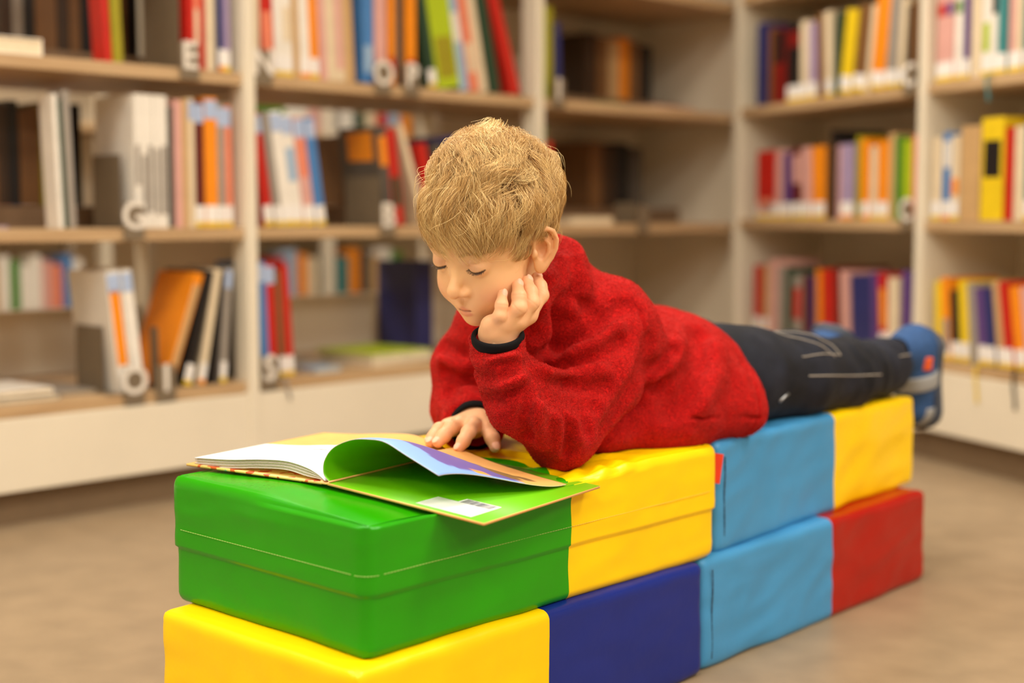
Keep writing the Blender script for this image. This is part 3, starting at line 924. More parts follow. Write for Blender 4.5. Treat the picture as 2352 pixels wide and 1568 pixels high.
def surface_nets(fn, lo, hi, res, coarse=4, chunk=400000):
    """mesh the zero level of fn on a grid (only cells near the surface are sampled finely)"""
    lo = np.array(lo, float); hi = np.array(hi, float)
    n = np.ceil((hi - lo) / res / coarse).astype(int) * coarse
    nc = n // coarse
    ax = [lo[i] + np.arange(nc[i] + 1) * res * coarse for i in range(3)]
    g = np.stack(np.meshgrid(*ax, indexing='ij'), -1).reshape(-1, 3).astype(f32)
    dc = np.concatenate([fn(g[i:i + chunk]) for i in range(0, len(g), chunk)]).reshape(nc + 1)
    near = np.abs(dc) < res * coarse * 1.9
    cell = np.zeros(nc, bool)
    for i in (0, 1):
        for j in (0, 1):
            for k in (0, 1):
                cell |= near[i:nc[0] + i, j:nc[1] + j, k:nc[2] + k]
    fine = np.zeros(n + 1, bool)
    up = cell.repeat(coarse, 0).repeat(coarse, 1).repeat(coarse, 2)
    for i in (0, 1):
        for j in (0, 1):
            for k in (0, 1):
                fine[i:n[0] + i, j:n[1] + j, k:n[2] + k] |= up
    D = np.full(n + 1, 1.0, f32)
    cs = (dc[:-1, :-1, :-1] < 0).repeat(coarse, 0).repeat(coarse, 1).repeat(coarse, 2)
    D[:-1, :-1, :-1][cs] = -1.0
    ii = np.argwhere(fine)
    vals = np.empty(len(ii), f32)
    for i in range(0, len(ii), chunk):
        vals[i:i + chunk] = fn((lo + ii[i:i + chunk] * res).astype(f32))
    D[fine] = vals
    sgn = D < 0
    m = np.zeros(n, np.int8)
    for i in (0, 1):
        for j in (0, 1):
            for k in (0, 1):
                m += sgn[i:n[0] + i, j:n[1] + j, k:n[2] + k]
    act = (m > 0) & (m < 8) & up
    cid = np.argwhere(act)
    vid = np.full(n, -1, np.int32)
    vid[act] = np.arange(len(cid))
    acc = np.zeros((len(cid), 3)); cnt = np.zeros(len(cid))
    corners = [(i, j, k) for i in (0, 1) for j in (0, 1) for k in (0, 1)]
    for a_ in range(8):
        for ax_ in range(3):
            ca = corners[a_]
            if ca[ax_] == 1: continue
            cb = list(ca); cb[ax_] = 1
            da = D[tuple((cid + ca).T)]; db = D[tuple((cid + cb).T)]
            cr = (da < 0) != (db < 0)
            t = np.where(cr, da / np.where(cr, da - db, 1), 0)
            pt = np.tile(np.array(ca, float), (len(cid), 1))
            pt[:, ax_] = t
            acc[cr] += pt[cr]; cnt[cr] += 1
    V = lo + (cid + acc / np.maximum(cnt, 1)[:, None]) * res
    F = []
    for ax_ in range(3):
        o1, o2 = [(1, 2), (2, 0), (0, 1)][ax_]
        sl = [slice(None)] * 3; sl2 = [slice(None)] * 3
        sl[ax_] = slice(0, n[ax_]); sl2[ax_] = slice(1, n[ax_] + 1)
        s0, s1 = sgn[tuple(sl)], sgn[tuple(sl2)]
        ed = np.argwhere(s0 != s1)
        ed = ed[(ed[:, o1] > 0) & (ed[:, o2] > 0) & (ed[:, o1] < n[o1]) & (ed[:, o2] < n[o2])]
        fl = s0[tuple(ed.T)]
        q = []
        for (u, v) in ((0, 0), (-1, 0), (-1, -1), (0, -1)):
            e = ed.copy(); e[:, o1] += u; e[:, o2] += v
            q.append(vid[tuple(e.T)])
        q = np.stack(q, 1)
        ok = (q >= 0).all(1)
        q, fl = q[ok], fl[ok]
        q[~fl] = q[~fl][:, ::-1]
        F.append(q)
    return V, np.concatenate(F)

def np_mesh(name, V, F, mats, parent=None, smooth=True, attrs=None):
    me = bpy.data.meshes.new(name)
    F = np.asarray(F, np.int32)
    me.vertices.add(len(V)); me.loops.add(F.size); me.polygons.add(len(F))
    me.vertices.foreach_set('co', np.asarray(V, f32).ravel())
    me.loops.foreach_set('vertex_index', F.ravel())
    me.polygons.foreach_set('loop_start', np.arange(0, F.size, F.shape[1], dtype=np.int32))
    me.polygons.foreach_set('loop_total', np.full(len(F), F.shape[1], np.int32))
    if smooth: me.polygons.foreach_set('use_smooth', np.ones(len(F), bool))
    me.update(calc_edges=True)
    for k, v in (attrs or {}).items():
        v = np.asarray(v, f32)
        if v.ndim == 1:
            me.attributes.new(k, 'FLOAT', 'POINT').data.foreach_set('value', v)
        else:
            if v.shape[1] == 3: v = np.c_[v, np.ones(len(v), f32)]
            me.color_attributes.new(k, 'FLOAT_COLOR', 'POINT').data.foreach_set('color', v.ravel())
    return link(name, me, mats, parent)

def grad(fn, P, e=0.0006):
    P = np.asarray(P, f32)
    g = np.stack([fn(P + A(e, 0, 0)) - fn(P - A(e, 0, 0)), fn(P + A(0, e, 0)) - fn(P - A(0, e, 0)), fn(P + A(0, 0, e)) - fn(P - A(0, 0, e))], 1)
    return g / (np.linalg.norm(g, axis=1, keepdims=True) + 1e-12)

def vnoise(p, scale, seed=0):
    """smooth value noise, vectorised"""
    q = np.asarray(p, np.float64) * scale + seed * 17.31
    i = np.floor(q).astype(np.int64)
    f = q - i
    f = f * f * (3 - 2 * f)
    def h(a):
        n = a[:, 0] * 73856093 ^ a[:, 1] * 19349663 ^ a[:, 2] * 83492791
        n = (n ^ (n >> 13)) * 1274126177
        return ((n ^ (n >> 16)) & 0xffff) / 32767.5 - 1.0
    r = 0
    for dx in (0, 1):
        for dy in (0, 1):
            for dz in (0, 1):
                w = (f[:, 0] if dx else 1 - f[:, 0]) * (f[:, 1] if dy else 1 - f[:, 1]) * (f[:, 2] if dz else 1 - f[:, 2])
                r = r + w * h(i + np.array([dx, dy, dz]))
    return r.astype(f32)
# ---------------------------------------------------------------- the boy: head
# everything of the boy is modelled in the frame of the block stack (a, b, z)
person = empty('person')
person.matrix_world = STK_M
tag(person, 'young boy in red fleece and jeans lying on foam blocks, cheek on hand, reading', 'person')

HF = np.array([-0.916, -0.056, -0.397]); HF /= np.linalg.norm(HF)
HU = np.array([-0.387, -0.138, 0.912]); HU -= HF * (HU @ HF); HU /= np.linalg.norm(HU)
HR = np.cross(HF, HU)
HM = np.column_stack([HR, HF, HU])          # columns: right, forward, up of the head
HT = np.array([0.312, 0.113, 0.5624])
HS = 0.0096                                  # one head unit in metres
def to_head(P): return ((np.asarray(P, f32) - HT.astype(f32)) @ HM.astype(f32)) / f32(HS)
def from_head(q): return (np.asarray(q, float) * HS) @ HM.T + HT

def skull(q):
    d = ell(q, (0, -1.0, 5.7), (7.05, 8.8, 8.6))
    d = smin(d, ell(q, (0, 3.0, 4.6), (5.9, 5.1, 5.6)), 1.5)
    return d

EYE_L, EYE_R = (-2.85, 6.95, 1.60), (2.85, 6.95, 1.60)
def features(q, d):
    """eyes, nose and mouth added to the plain face"""
    for s, E in ((-1, EYE_L), (1, EYE_R)):
        d = smax(d, -ell(q, (s * 2.85, 9.35, 1.6), (1.75, 1.25, 1.05)), 1.2)   # sockets
        d = smin(d, sph(q, E, 1.36), 0.35)                                     # lids over the eyeball
        # lid crease above, slit below
        d = smax(d, -chain(q, [(s * 2.85 + x, E[1] + math.sqrt(max(1.46 ** 2 - x * x * .9 - zz * zz, .02)), E[2] + zz) for x, zz in ((-1.15, .35), (-.6, .72), (0, .85), (.6, .72), (1.15, .35))], [.09] * 5), 0.16)
        d = smax(d, -chain(q, [(s * 2.85 + x, E[1] + math.sqrt(max(1.40 ** 2 - x * x * .9 - zz * zz, .02)), E[2] + zz) for x, zz in ((-1.2, -.22), (-.6, -.50), (0, -.58), (.6, -.50), (1.2, -.22))], [.05, .11, .12, .11, .05]), 0.10)
    # nose
    nz = chain(q, [(0, 7.6, 1.6), (0, 8.35, 0.2), (0, 9.25, -1.05)], [.62, .66, .82])
    nz = smin(nz, sph(q, (0, 9.35, -1.35), .86), .3)
    for s in (-1, 1):
        nz = smin(nz, ell(q, (s * .92, 8.55, -1.7), (.58, .75, .52)), .4)
    d = smin(d, nz, 0.85)
    for s in (-1, 1):
        d = smax(d, -ell(q, (s * .5, 8.9, -2.42), (.26, .3, .26)), .25)
    # lips
    up = chain(q, [(-1.54, 7.13, -4.40), (-0.84, 7.73, -4.17), (-0.31, 8.00, -4.00), (0.00, 8.00, -4.07), (0.31, 8.00, -4.00), (0.84, 7.73, -4.17), (1.54, 7.13, -4.40)], [.10, .20, .25, .23, .25, .20, .10])
    lo = chain(q, [(-1.41, 7.13, -4.65), (-0.70, 7.68, -4.87), (0.00, 7.83, -4.97), (0.70, 7.68, -4.87), (1.41, 7.13, -4.65)], [.10, .26, .32, .26, .10])
    d = smin(d, smin(up, lo, .1), .28)
    d = smax(d, -chain(q, [(-1.63, 7.38, -4.47), (-0.79, 8.06, -4.45), (0.00, 8.31, -4.47), (0.79, 8.06, -4.45), (1.63, 7.38, -4.47)], [.06, .07, .08, .07, .06]), .14)
    d = smax(d, -ell(q, (0, 8.35, -3.05), (.2, .3, .4)), .3)              # philtrum
    return d

def face_sdf(q):
    d = skull(q)
    d = smin(d, ell(q, (0, 3.2, -0.2), (5.45, 5.1, 5.2)), 2.0)
    d = smin(d, ell(q, (0, 2.9, -3.6), (4.7, 4.6, 3.6)), 1.8)          # jaw
    for s in (-1, 1):
        d = smin(d, ell(q, (s * 3.1, 4.75, -2.3), (2.35, 2.75, 2.5)), 1.8)  # cheeks
        d = smin(d, ell(q, (s * 2.4, 6.9, 3.3), (2.0, 0.8, 0.8)), 1.6)  # brow
    d = smin(d, ell(q, (0, 6.0, -6.2), (1.6, 1.65, 1.25)), 1.6)        # chin
    d = smin(d, ell(q, (0, 6.3, -3.9), (2.1, 1.75, 1.8)), 1.5)         # muzzle
    m = (q[:, 1] > 4.0) & (q[:, 2] < 5.0) & (q[:, 2] > -7.5) & (np.abs(q[:, 0]) < 5.6)
    if m.any(): d[m] = features(q[m], d[m])
    return d

def ear_sdf(q, s):
    """s=-1 left ear"""
    # ear frame: forward y, up z, tilted back, flaring out from the head
    p = q - A(s * 6.55, -0.55, 0.75)
    ca, sa = math.cos(0.42), math.sin(0.42)
    x = p[:, 0] * s
    y = p[:, 1]
    o = x * ca + y * sa          # out of the ear plane
    y2 = -x * sa + y * ca
    ct, st = math.cos(-0.22), math.sin(-0.22)
    yy = y2 * ct - p[:, 2] * st
    zz = y2 * st + p[:, 2] * ct
    e = np.stack([o, yy, zz], 1)
    d = ell(e, (0.15, -0.15, 0.1), (.5, 1.55, 2.55))
    d = smin(d, ell(e, (0.2, 0.05, -2.15), (.5, .85, .9)), .5)       # lobe
    rim = [(0.35, 1.25, 0.55), (0.5, 1.35, 1.5), (0.62, .9, 2.45), (0.7, -.1, 2.9), (0.75, -1.15, 2.4), (0.75, -1.7, 1.3), (0.65, -1.7, 0.1), (0.5, -1.25, -1.1), (0.35, -.6, -2.0)]
    d = smin(d, chain(e, rim, [.24, .3, .34, .36, .36, .34, .32, .3, .3]), .25)
    d = smax(d, -ell(e, (1.0, 0.15, 0.30), (1.10, 1.0, 1.5)), .3)   # concha
    d = smax(d, -chain(e, [(0.95, .5, 1.7), (1.0, -.4, 2.15), (1.05, -1.05, 1.4), (1.0, -1.1, .4)], [.34, .40, .38, .3]), .2)
    d = smin(d, chain(e, [(0.45, -.1, 1.6), (0.62, -.75, .8), (0.55, -.75, -.3), (.45, -.25, -1.2)], [.2, .26, .26, .24]), .2)   # antihelix
    d = smin(d, ell(e, (0.45, 1.15, -.35), (.4, .4, .55)), .3)        # tragus
    return d

NECK0, NECK1 = from_head((0, -2.2, -2.5)), np.array([0.440, 0.145, 0.470])
def head_world(P):
    q = to_head(P)
    d = face_sdf(q)
    for s in (-1, 1):
        d = smin(d, near(lambda p: ear_sdf(p, s), q, (s * 6.8, -.5, .8), 5.0), .4)
    d = d * f32(HS)
    n = cap(P, NECK0, NECK1, 0.034, 0.040)
    return smin(d, n, 0.02)

def sstep(x, a, b):
    t = np.clip((x - a) / (b - a), 0, 1)
    return t * t * (3 - 2 * t)

def hairline(q):
    """height of the hairline for the side on which q lies"""
    ang = np.degrees(np.arctan2(np.abs(q[:, 0]), q[:, 1]))
    return np.interp(ang, [0, 35, 55, 66, 76, 86, 104, 118, 138, 180], [8.2, 7.4, 5.6, 2.0, 0.6, 3.4, 3.4, 0.2, -3.0, -3.6]).astype(f32)

def skin_tint(P):
    """colouring of the skin: lips, blush, brows, lash lines, darker mouth line and ear hollows"""
    q = to_head(P)
    n = len(q)
    base = np.tile(A(*rgb(236, 188, 136)[:3]), (n, 1))
    def mixin(col, w):
        nonlocal base
        base = base * (1 - w[:, None]) + A(*rgb(*col)[:3]) * w[:, None]
    front = q[:, 1] > 5.5
    for s in (-1, 1):
        w = np.exp(-(((q[:, 0] - s * 4.1) / 1.9) ** 2 + ((q[:, 2] + 2.2) / 1.7) ** 2)) * (q[:, 1] > 2)
        mixin((232, 160, 122), w * .45)
        # lids a little rosy
        w = np.exp(-(((q[:, 0] - s * 2.85) / 1.4) ** 2 + ((q[:, 2] - 1.9) / .7) ** 2)) * front
        mixin((206, 150, 124), w * .5)
        # ear
        w = sstep(np.abs(q[:, 0]), 6.3, 7.3) * (q[:, 1] < 2)
        mixin((228, 160, 116), w * .45 * (np.sign(q[:, 0]) == s))
        w = np.exp(-(((q[:, 0] - s * 6.7) / .8) ** 2 + ((q[:, 1] + .5) / 1.0) ** 2 + ((q[:, 2] - .9) / 1.5) ** 2))  # redder, darker tint inside the ear hollow
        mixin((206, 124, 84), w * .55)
    w = np.exp(-((q[:, 0] / 1.2) ** 2 + ((q[:, 2] + 1.5) / 1.0) ** 2)) * (q[:, 1] > 8.2)
    mixin((234, 164, 112), w * .4)
    lip = np.minimum(chain(q, [(-1.54, 7.23, -4.40), (-0.84, 7.83, -4.20), (0.00, 8.18, -4.10), (0.84, 7.83, -4.20), (1.54, 7.23, -4.40)], [.1, .32, .4, .32, .1]),
                     chain(q, [(-1.41, 7.23, -4.65), (-0.70, 7.83, -4.87), (0.00, 8.03, -4.97), (0.70, 7.83, -4.87), (1.41, 7.23, -4.65)], [.1, .36, .44, .36, .1]))
    mixin((218, 134, 106), (1 - sstep(lip, -.15, .12)) * .7)
    ml = chain(q, [(-1.6, 7.38, -4.47), (-.8, 8.0, -4.46), (0, 8.25, -4.48), (.8, 8.0, -4.46), (1.6, 7.38, -4.47)], [.05] * 5)  # darker line along the groove between the lips
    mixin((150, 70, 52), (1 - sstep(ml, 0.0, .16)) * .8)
    for s, E in ((-1, EYE_L), (1, EYE_R)):
        sl = chain(q, [(s * 2.85 + x, E[1] + math.sqrt(max(1.36 ** 2 - x * x * .9 - zz * zz, .02)), E[2] + zz) for x, zz in ((-1.25, -.22), (-.6, -.50), (0, -.58), (.6, -.50), (1.25, -.22))], [.07, .14, .16, .14, .07])
        mixin((52, 34, 24), (1 - sstep(sl, 0.0, .10)) * .95)
    # scalp under the hair
    w = sstep(q[:, 2] - hairline(q), 0.2, 1.2) * (np.abs(q[:, 0]) < 7.6) * (skull(q) < 0.25)
    mixin((128, 94, 54), w * .95)
    return base

SKIN = bpy.data.materials.new('skin')
SKIN.use_nodes = True
_nt = SKIN.node_tree
_b = _nt.nodes['Principled BSDF']
_at = _nt.nodes.new('ShaderNodeAttribute'); _at.attribute_name = 'tint'
_nt.links.new(_at.outputs['Color'], _b.inputs['Base Color'])
_b.inputs['Roughness'].default_value = 0.48
_b.inputs['Specular IOR Level'].default_value = 0.35
_b.inputs['Subsurface Weight'].default_value = 0.25
_b.inputs['Subsurface Radius'].default_value = (0.012, 0.005, 0.003)
_b.inputs['Subsurface Scale'].default_value = 0.35
_tc = _nt.nodes.new('ShaderNodeTexCoord'); _nz = _nt.nodes.new('ShaderNodeTexNoise'); _nz.inputs['Scale'].default_value = 900
_bp = _nt.nodes.new('ShaderNodeBump'); _bp.inputs['Strength'].default_value = 0.05; _bp.inputs['Distance'].default_value = 0.001
_nt.links.new(_tc.outputs['Object'], _nz.inputs['Vector']); _nt.links.new(_nz.outputs['Fac'], _bp.inputs['Height']); _nt.links.new(_bp.outputs['Normal'], _b.inputs['Normal'])

body_parts = []      # (V, F, tint) pieces of the one body mesh
hc = from_head((0, 0, 3))
Vh, Fh = surface_nets(head_world, hc - 0.145, hc + 0.145, 0.00125)
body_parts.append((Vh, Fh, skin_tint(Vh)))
# ---------------------------------------------------------------- the boy: fleece jacket, jeans, shoes
LA = dict(sh=(0.495, 0.086, 0.462), um=(0.450, 0.068, 0.406), el=(0.378, 0.066, 0.345), fl=(0.300, 0.064, 0.390), fm=(0.277, 0.064, 0.428), wr=(0.267, 0.069, 0.456))
RA = dict(sh=(0.440, 0.240, 0.448), um=(0.428, 0.268, 0.400), el=(0.430, 0.282, 0.348), fm=(0.402, 0.248, 0.342), wr=(0.368, 0.208, 0.337))
def unit(v): v = np.asarray(v, float); return v / np.linalg.norm(v)
LWD = unit((-0.30, -0.22, 0.93))
RWD = unit((-0.66, -0.72, -0.22))
def frame_coords(P, o, d):
    """distance along d from o, and angle about it"""
    q = P - np.asarray(o, f32)
    t = q @ np.asarray(d, f32)
    return t

FOLDS = [     # creases and ridges of the cloth: (polyline, height, width), in stack coordinates
    ([(0.239, 0.051, 0.448), (0.258, 0.036, 0.452), (0.274, 0.028, 0.447)], -0.0144, 0.0065),
    ([(0.24, 0.05, 0.441), (0.263, 0.03, 0.446)], 0.0096, 0.008),
    ([(0.24, 0.047, 0.432), (0.263, 0.028, 0.439)], -0.0144, 0.0072),
    ([(0.249, 0.09, 0.414), (0.242, 0.049, 0.417), (0.253, 0.032, 0.427), (0.272, 0.024, 0.433)], -0.0144, 0.0072),
    ([(0.247, 0.046, 0.409), (0.264, 0.027, 0.419)], 0.0096, 0.0087),
    ([(0.26, 0.087, 0.386), (0.255, 0.047, 0.393), (0.273, 0.026, 0.408)], -0.0112, 0.0087),
    ([(0.282, 0.024, 0.433), (0.29, 0.024, 0.42), (0.299, 0.023, 0.412), (0.302, 0.02, 0.399)], -0.032, 0.0094),
    ([(0.341, 0.083, 0.462), (0.288, 0.032, 0.45), (0.284, 0.024, 0.431)], -0.0288, 0.0101),
    ([(0.3, 0.02, 0.398), (0.324, 0.02, 0.38), (0.335, 0.02, 0.357), (0.345, 0.031, 0.323)], -0.0192, 0.0087),
    ([(0.34, 0.021, 0.383), (0.361, 0.018, 0.367), (0.365, 0.015, 0.346)], -0.016, 0.0087),
    ([(0.321, 0.02, 0.368), (0.331, 0.026, 0.343), (0.339, 0.036, 0.323)], 0.0128, 0.0101),
    ([(0.35, 0.018, 0.363), (0.354, 0.018, 0.341)], 0.0112, 0.0101),
    ([(0.288, 0.023, 0.41), (0.274, 0.027, 0.388), (0.275, 0.035, 0.367), (0.296, 0.046, 0.345)], -0.016, 0.0087),
    ([(0.284, 0.022, 0.385), (0.293, 0.032, 0.357), (0.317, 0.044, 0.332)], 0.0128, 0.0101),
    ([(0.368, 0.085, 0.435), (0.4, 0.081, 0.438), (0.418, 0.055, 0.46), (0.443, 0.044, 0.481), (0.469, 0.036, 0.492)], -0.0208, 0.0094),
    ([(0.383, 0.091, 0.425), (0.394, 0.063, 0.433), (0.414, 0.042, 0.447), (0.443, 0.034, 0.465)], 0.0144, 0.0116),
    ([(0.377, 0.089, 0.417), (0.388, 0.053, 0.423), (0.408, 0.034, 0.433), (0.44, 0.025, 0.45)], -0.0208, 0.0094),
    ([(0.314, 0.031, 0.418), (0.38, 0.047, 0.413), (0.402, 0.028, 0.418)], 0.0144, 0.0116),
    ([(0.301, 0.023, 0.41), (0.359, 0.041, 0.402), (0.384, 0.026, 0.395), (0.403, 0.017, 0.397)], -0.0192, 0.0087),
    ([(0.308, 0.02, 0.396), (0.351, 0.024, 0.385), (0.382, 0.017, 0.374)], -0.016, 0.0087),
    ([(0.449, 0.052, 0.496), (0.472, 0.039, 0.496), (0.484, 0.03, 0.487), (0.484, 0.021, 0.463), (0.481, 0.016, 0.437), (0.451, 0.008, 0.406), (0.423, 0.013, 0.367), (0.4, 0.014, 0.351)], -0.0112, 0.0022),
    ([(0.49, 0.018, 0.445), (0.483, 0.016, 0.423), (0.46, 0.009, 0.403), (0.431, 0.013, 0.373), (0.406, 0.017, 0.344)], -0.0224, 0.0116),
    ([(0.55, 0.026, 0.428), (0.524, 0.028, 0.412), (0.496, 0.022, 0.41)], -0.016, 0.0101),
    ([(0.569, 0.029, 0.436), (0.539, 0.025, 0.416), (0.521, 0.031, 0.4)], 0.0128, 0.0116),
    ([(0.573, 0.016, 0.399), (0.552, 0.02, 0.389), (0.533, 0.03, 0.385)], -0.016, 0.0101),
    ([(0.644, 0.051, 0.442), (0.595, 0.017, 0.403), (0.569, 0.011, 0.372), (0.543, 0.019, 0.354)], -0.0192, 0.0145),
    ([(0.655, 0.034, 0.424), (0.631, 0.017, 0.392), (0.586, 0.006, 0.362)], 0.016, 0.0159),
    ([(0.53, 0.031, 0.385), (0.552, 0.016, 0.363), (0.572, 0.01, 0.372)], -0.0112, 0.0116),
    ([(0.532, 0.025, 0.342), (0.564, 0.007, 0.342), (0.613, 0.001, 0.338), (0.665, -0.003, 0.333), (0.704, -0.007, 0.329)], -0.0096, 0.0022),
    ([(0.41, 0.07, 0.545), (0.407, 0.067, 0.527), (0.401, 0.073, 0.508), (0.361, 0.067, 0.484), (0.349, 0.075, 0.457), (0.283, 0.025, 0.435)], -0.0192, 0.0087),
    ([(0.428, 0.071, 0.525), (0.421, 0.071, 0.508), (0.406, 0.077, 0.491)], 0.0128, 0.0116),
    ([(0.394, 0.081, 0.553), (0.38, 0.065, 0.527), (0.362, 0.064, 0.501)], -0.0096, 0.0087),
    ([(0.416, 0.072, 0.498), (0.428, 0.064, 0.49), (0.428, 0.053, 0.474)], -0.0128, 0.0087),
    ([(0.383, 0.285, 0.43), (0.377, 0.257, 0.426), (0.38, 0.241, 0.423)], -0.0192, 0.0087),
    ([(0.372, 0.266, 0.4), (0.375, 0.25, 0.394), (0.382, 0.237, 0.391)], -0.0192, 0.0087),
    ([(0.366, 0.253, 0.373), (0.348, 0.212, 0.375), (0.354, 0.194, 0.37)], -0.016, 0.0087),
    ([(0.374, 0.271, 0.414), (0.375, 0.25, 0.41), (0.38, 0.239, 0.406)], 0.0128, 0.0116),
]
def folds(P):
    d = np.zeros(len(P), f32)
    for pts, amp, w in FOLDS:
        lo = np.min(pts, 0) - 3 * w; hi = np.max(pts, 0) + 3 * w
        m = ((P > lo) & (P < hi)).all(1)
        if m.any():
            e = seg_dist(P[m], pts)
            d[m] += amp * np.exp(-(e / w) ** 2)
    return d

def hem_plane(P):
    """negative in front of the jacket hem"""
    return (P[:, 0] - (0.722 + (P[:, 2] - 0.302) * 0.18 + (P[:, 1] - 0.03) * 0.06)) * 0.88

def torso(P, g=0.0):
    sc = (1, 0.62, 1)
    d = chain(P, [(0.505, 0.158, 0.430), (0.58, 0.160, 0.398), (0.68, 0.163, 0.386), (0.78, 0.165, 0.370), (0.90, 0.168, 0.362)], [0.080 - g, 0.081 - g, 0.082 - g, 0.078 - g, 0.072 - g], 0.03, sc)
    d = smin(d, cap(P, (0.465, 0.105, 0.462), (0.440, 0.222, 0.458), 0.056 - g, 0.052 - g), 0.06)
    return d

def jacket_base(P):
    d = torso(P)
    # skirt of the jacket spreads on the block towards the camera
    d = smin(d, cap(P, (0.58, 0.056, 0.332), (0.76, 0.030, 0.333), 0.032, 0.034, (1, .85, 1)), 0.06)
    d = smin(d, cap(P, (0.465, 0.070, 0.324), (0.60, 0.050, 0.330), 0.022, 0.030), 0.04)
    la = chain(P, [LA['sh'], LA['um'], LA['el']], [0.062, 0.058, 0.052], 0.01)
    lf = chain(P, [LA['el'], LA['fl'], LA['fm'], LA['wr']], [0.050, 0.043, 0.038, 0.034], 0.01)
    ra = chain(P, [RA['sh'], RA['um'], RA['el']], [0.058, 0.054, 0.050], 0.01)
    rf = chain(P, [RA['el'], RA['fm'], RA['wr']], [0.048, 0.044, 0.043], 0.01)
    # sleeve ends are cut square
    lf = smax(lf, (P - np.asarray(LA['wr'], f32)) @ LWD.astype(f32) - 0.008, 0.006)
    rf = smax(rf, (P - np.asarray(RA['wr'], f32)) @ RWD.astype(f32) - 0.012, 0.006)
    d = smin(d, la, 0.014)
    d = smin(d, ra, 0.020)
    d = smin(d, lf, 0.007)
    d = smin(d, rf, 0.012)
    # near edge of the open collar, running down from the ear to the chest
    fl = chain(P, [(0.400, 0.088, 0.545), (0.374, 0.080, 0.522), (0.356, 0.079, 0.495), (0.357, 0.091, 0.462), (0.372, 0.110, 0.425)], [0.012, 0.013, 0.014, 0.016, 0.02], 0.01)
    d = smin(d, fl, 0.016)
    # stand collar round the neck
    col = cap(P, (0.455, 0.144, 0.480), (0.408, 0.127, 0.531), 0.067, 0.059)
    col = smax(col, (P - A(0.410, 0.128, 0.530)) @ unit((-0.66, -0.2, 0.70)).astype(f32) - 0.020, 0.008)
    d = smin(d, col, 0.022)
    return d

def jacket_sdf(P):
    d = jacket_base(P)
    d = d - folds(P)
    # soft irregular gathers everywhere
    nb = np.abs(d) < 0.02
    w = np.zeros(len(P), f32)
    if nb.any():
        w[nb] = 0.0034 * vnoise(P[nb], 24, 1) + 0.0016 * vnoise(P[nb], 55, 2)
    d = d - w
    # arm rings of cloth towards the cuffs and the elbow crook
    for k, Am in (('L', LA), ('R', RA)):
        dirv = LWD if k == 'L' else RWD
        t = (P - np.asarray(Am['wr'], f32)) @ dirv.astype(f32)
        nearw = np.exp(-(seg_dist(P, [Am['fm'], Am['wr']]) / 0.05) ** 4)
        d = d - 0.0022 * np.sin(t * 260 + 60 * P[:, 1]) * nearw * np.exp(-((t + 0.03) / 0.035) ** 2)
    h = hem_plane(P)
    d = smax(d, h, 0.008)
    # hem stitching groove, open inside of hem, sleeve ends and collar
    d = d + 0.0022 * np.exp(-((h + 0.022) / 0.0022) ** 2)
    d = smax(d, -smax(torso(P, 0.010), -(h + 0.03), 0.006), 0.004)
    for o, dr, r in ((LA['wr'], LWD, 0.0275), (RA['wr'], RWD, 0.029)):
        o = np.asarray(o)
        d = smax(d, -cap(P, o + dr * 0.022, o + dr * 0.06, r), 0.005)
    return d
jb_lo, jb_hi = (0.21, -0.03, 0.285), (0.885, 0.365, 0.600)

# relief of the pile: short combed tufts
def fleece_material():
    m = bpy.data.materials.new('red_fleece')
    m.use_nodes = True
    nt = m.node_tree
    b = nt.nodes['Principled BSDF']
    b.inputs['Roughness'].default_value = 0.85
    b.inputs['Specular IOR Level'].default_value = 0.15
    b.inputs['Sheen Weight'].default_value = 0.12
    b.inputs['Sheen Roughness'].default_value = 0.4
    b.inputs['Sheen Tint'].default_value = (1.0, 0.35, 0.25, 1)
    tc = nt.nodes.new('ShaderNodeTexCoord')
    n0 = nt.nodes.new('ShaderNodeTexNoise'); n0.inputs['Scale'].default_value = 60; n0.inputs['Detail'].default_value = 2
    nt.links.new(tc.outputs['Object'], n0.inputs['Vector'])
    mx = nt.nodes.new('ShaderNodeMixRGB'); mx.blend_type = 'ADD'; mx.inputs['Fac'].default_value = 0.020
    nt.links.new(tc.outputs['Object'], mx.inputs['Color1']); nt.links.new(n0.outputs['Color'], mx.inputs['Color2'])
    n1 = nt.nodes.new('ShaderNodeTexNoise'); n1.inputs['Scale'].default_value = 420; n1.inputs['Detail'].default_value = 3; n1.inputs['Distortion'].default_value = 1.2
    nt.links.new(mx.outputs['Color'], n1.inputs['Vector'])
    bp = nt.nodes.new('ShaderNodeBump'); bp.inputs['Strength'].default_value = 0.9; bp.inputs['Distance'].default_value = 0.0028
    nt.links.new(n1.outputs['Fac'], bp.inputs['Height'])
    nt.links.new(bp.outputs['Normal'], b.inputs['Normal'])
    rp = nt.nodes.new('ShaderNodeValToRGB')
    rp.color_ramp.elements[0].position = 0.32; rp.color_ramp.elements[0].color = rgb(140, 4, 6)
    rp.color_ramp.elements[1].position = 0.62; rp.color_ramp.elements[1].color = rgb(198, 20, 16)
    nt.links.new(n1.outputs['Fac'], rp.inputs['Fac'])
    nt.links.new(rp.outputs['Color'], b.inputs['Base Color'])
    return m
fleece_m = fleece_material()
Vj, Fj = surface_nets(jacket_sdf, jb_lo, jb_hi, 0.0022)
jacket = np_mesh('fleece_jacket', Vj, Fj, fleece_m, person)
tag(jacket, 'red fleece jacket with black bound cuffs')

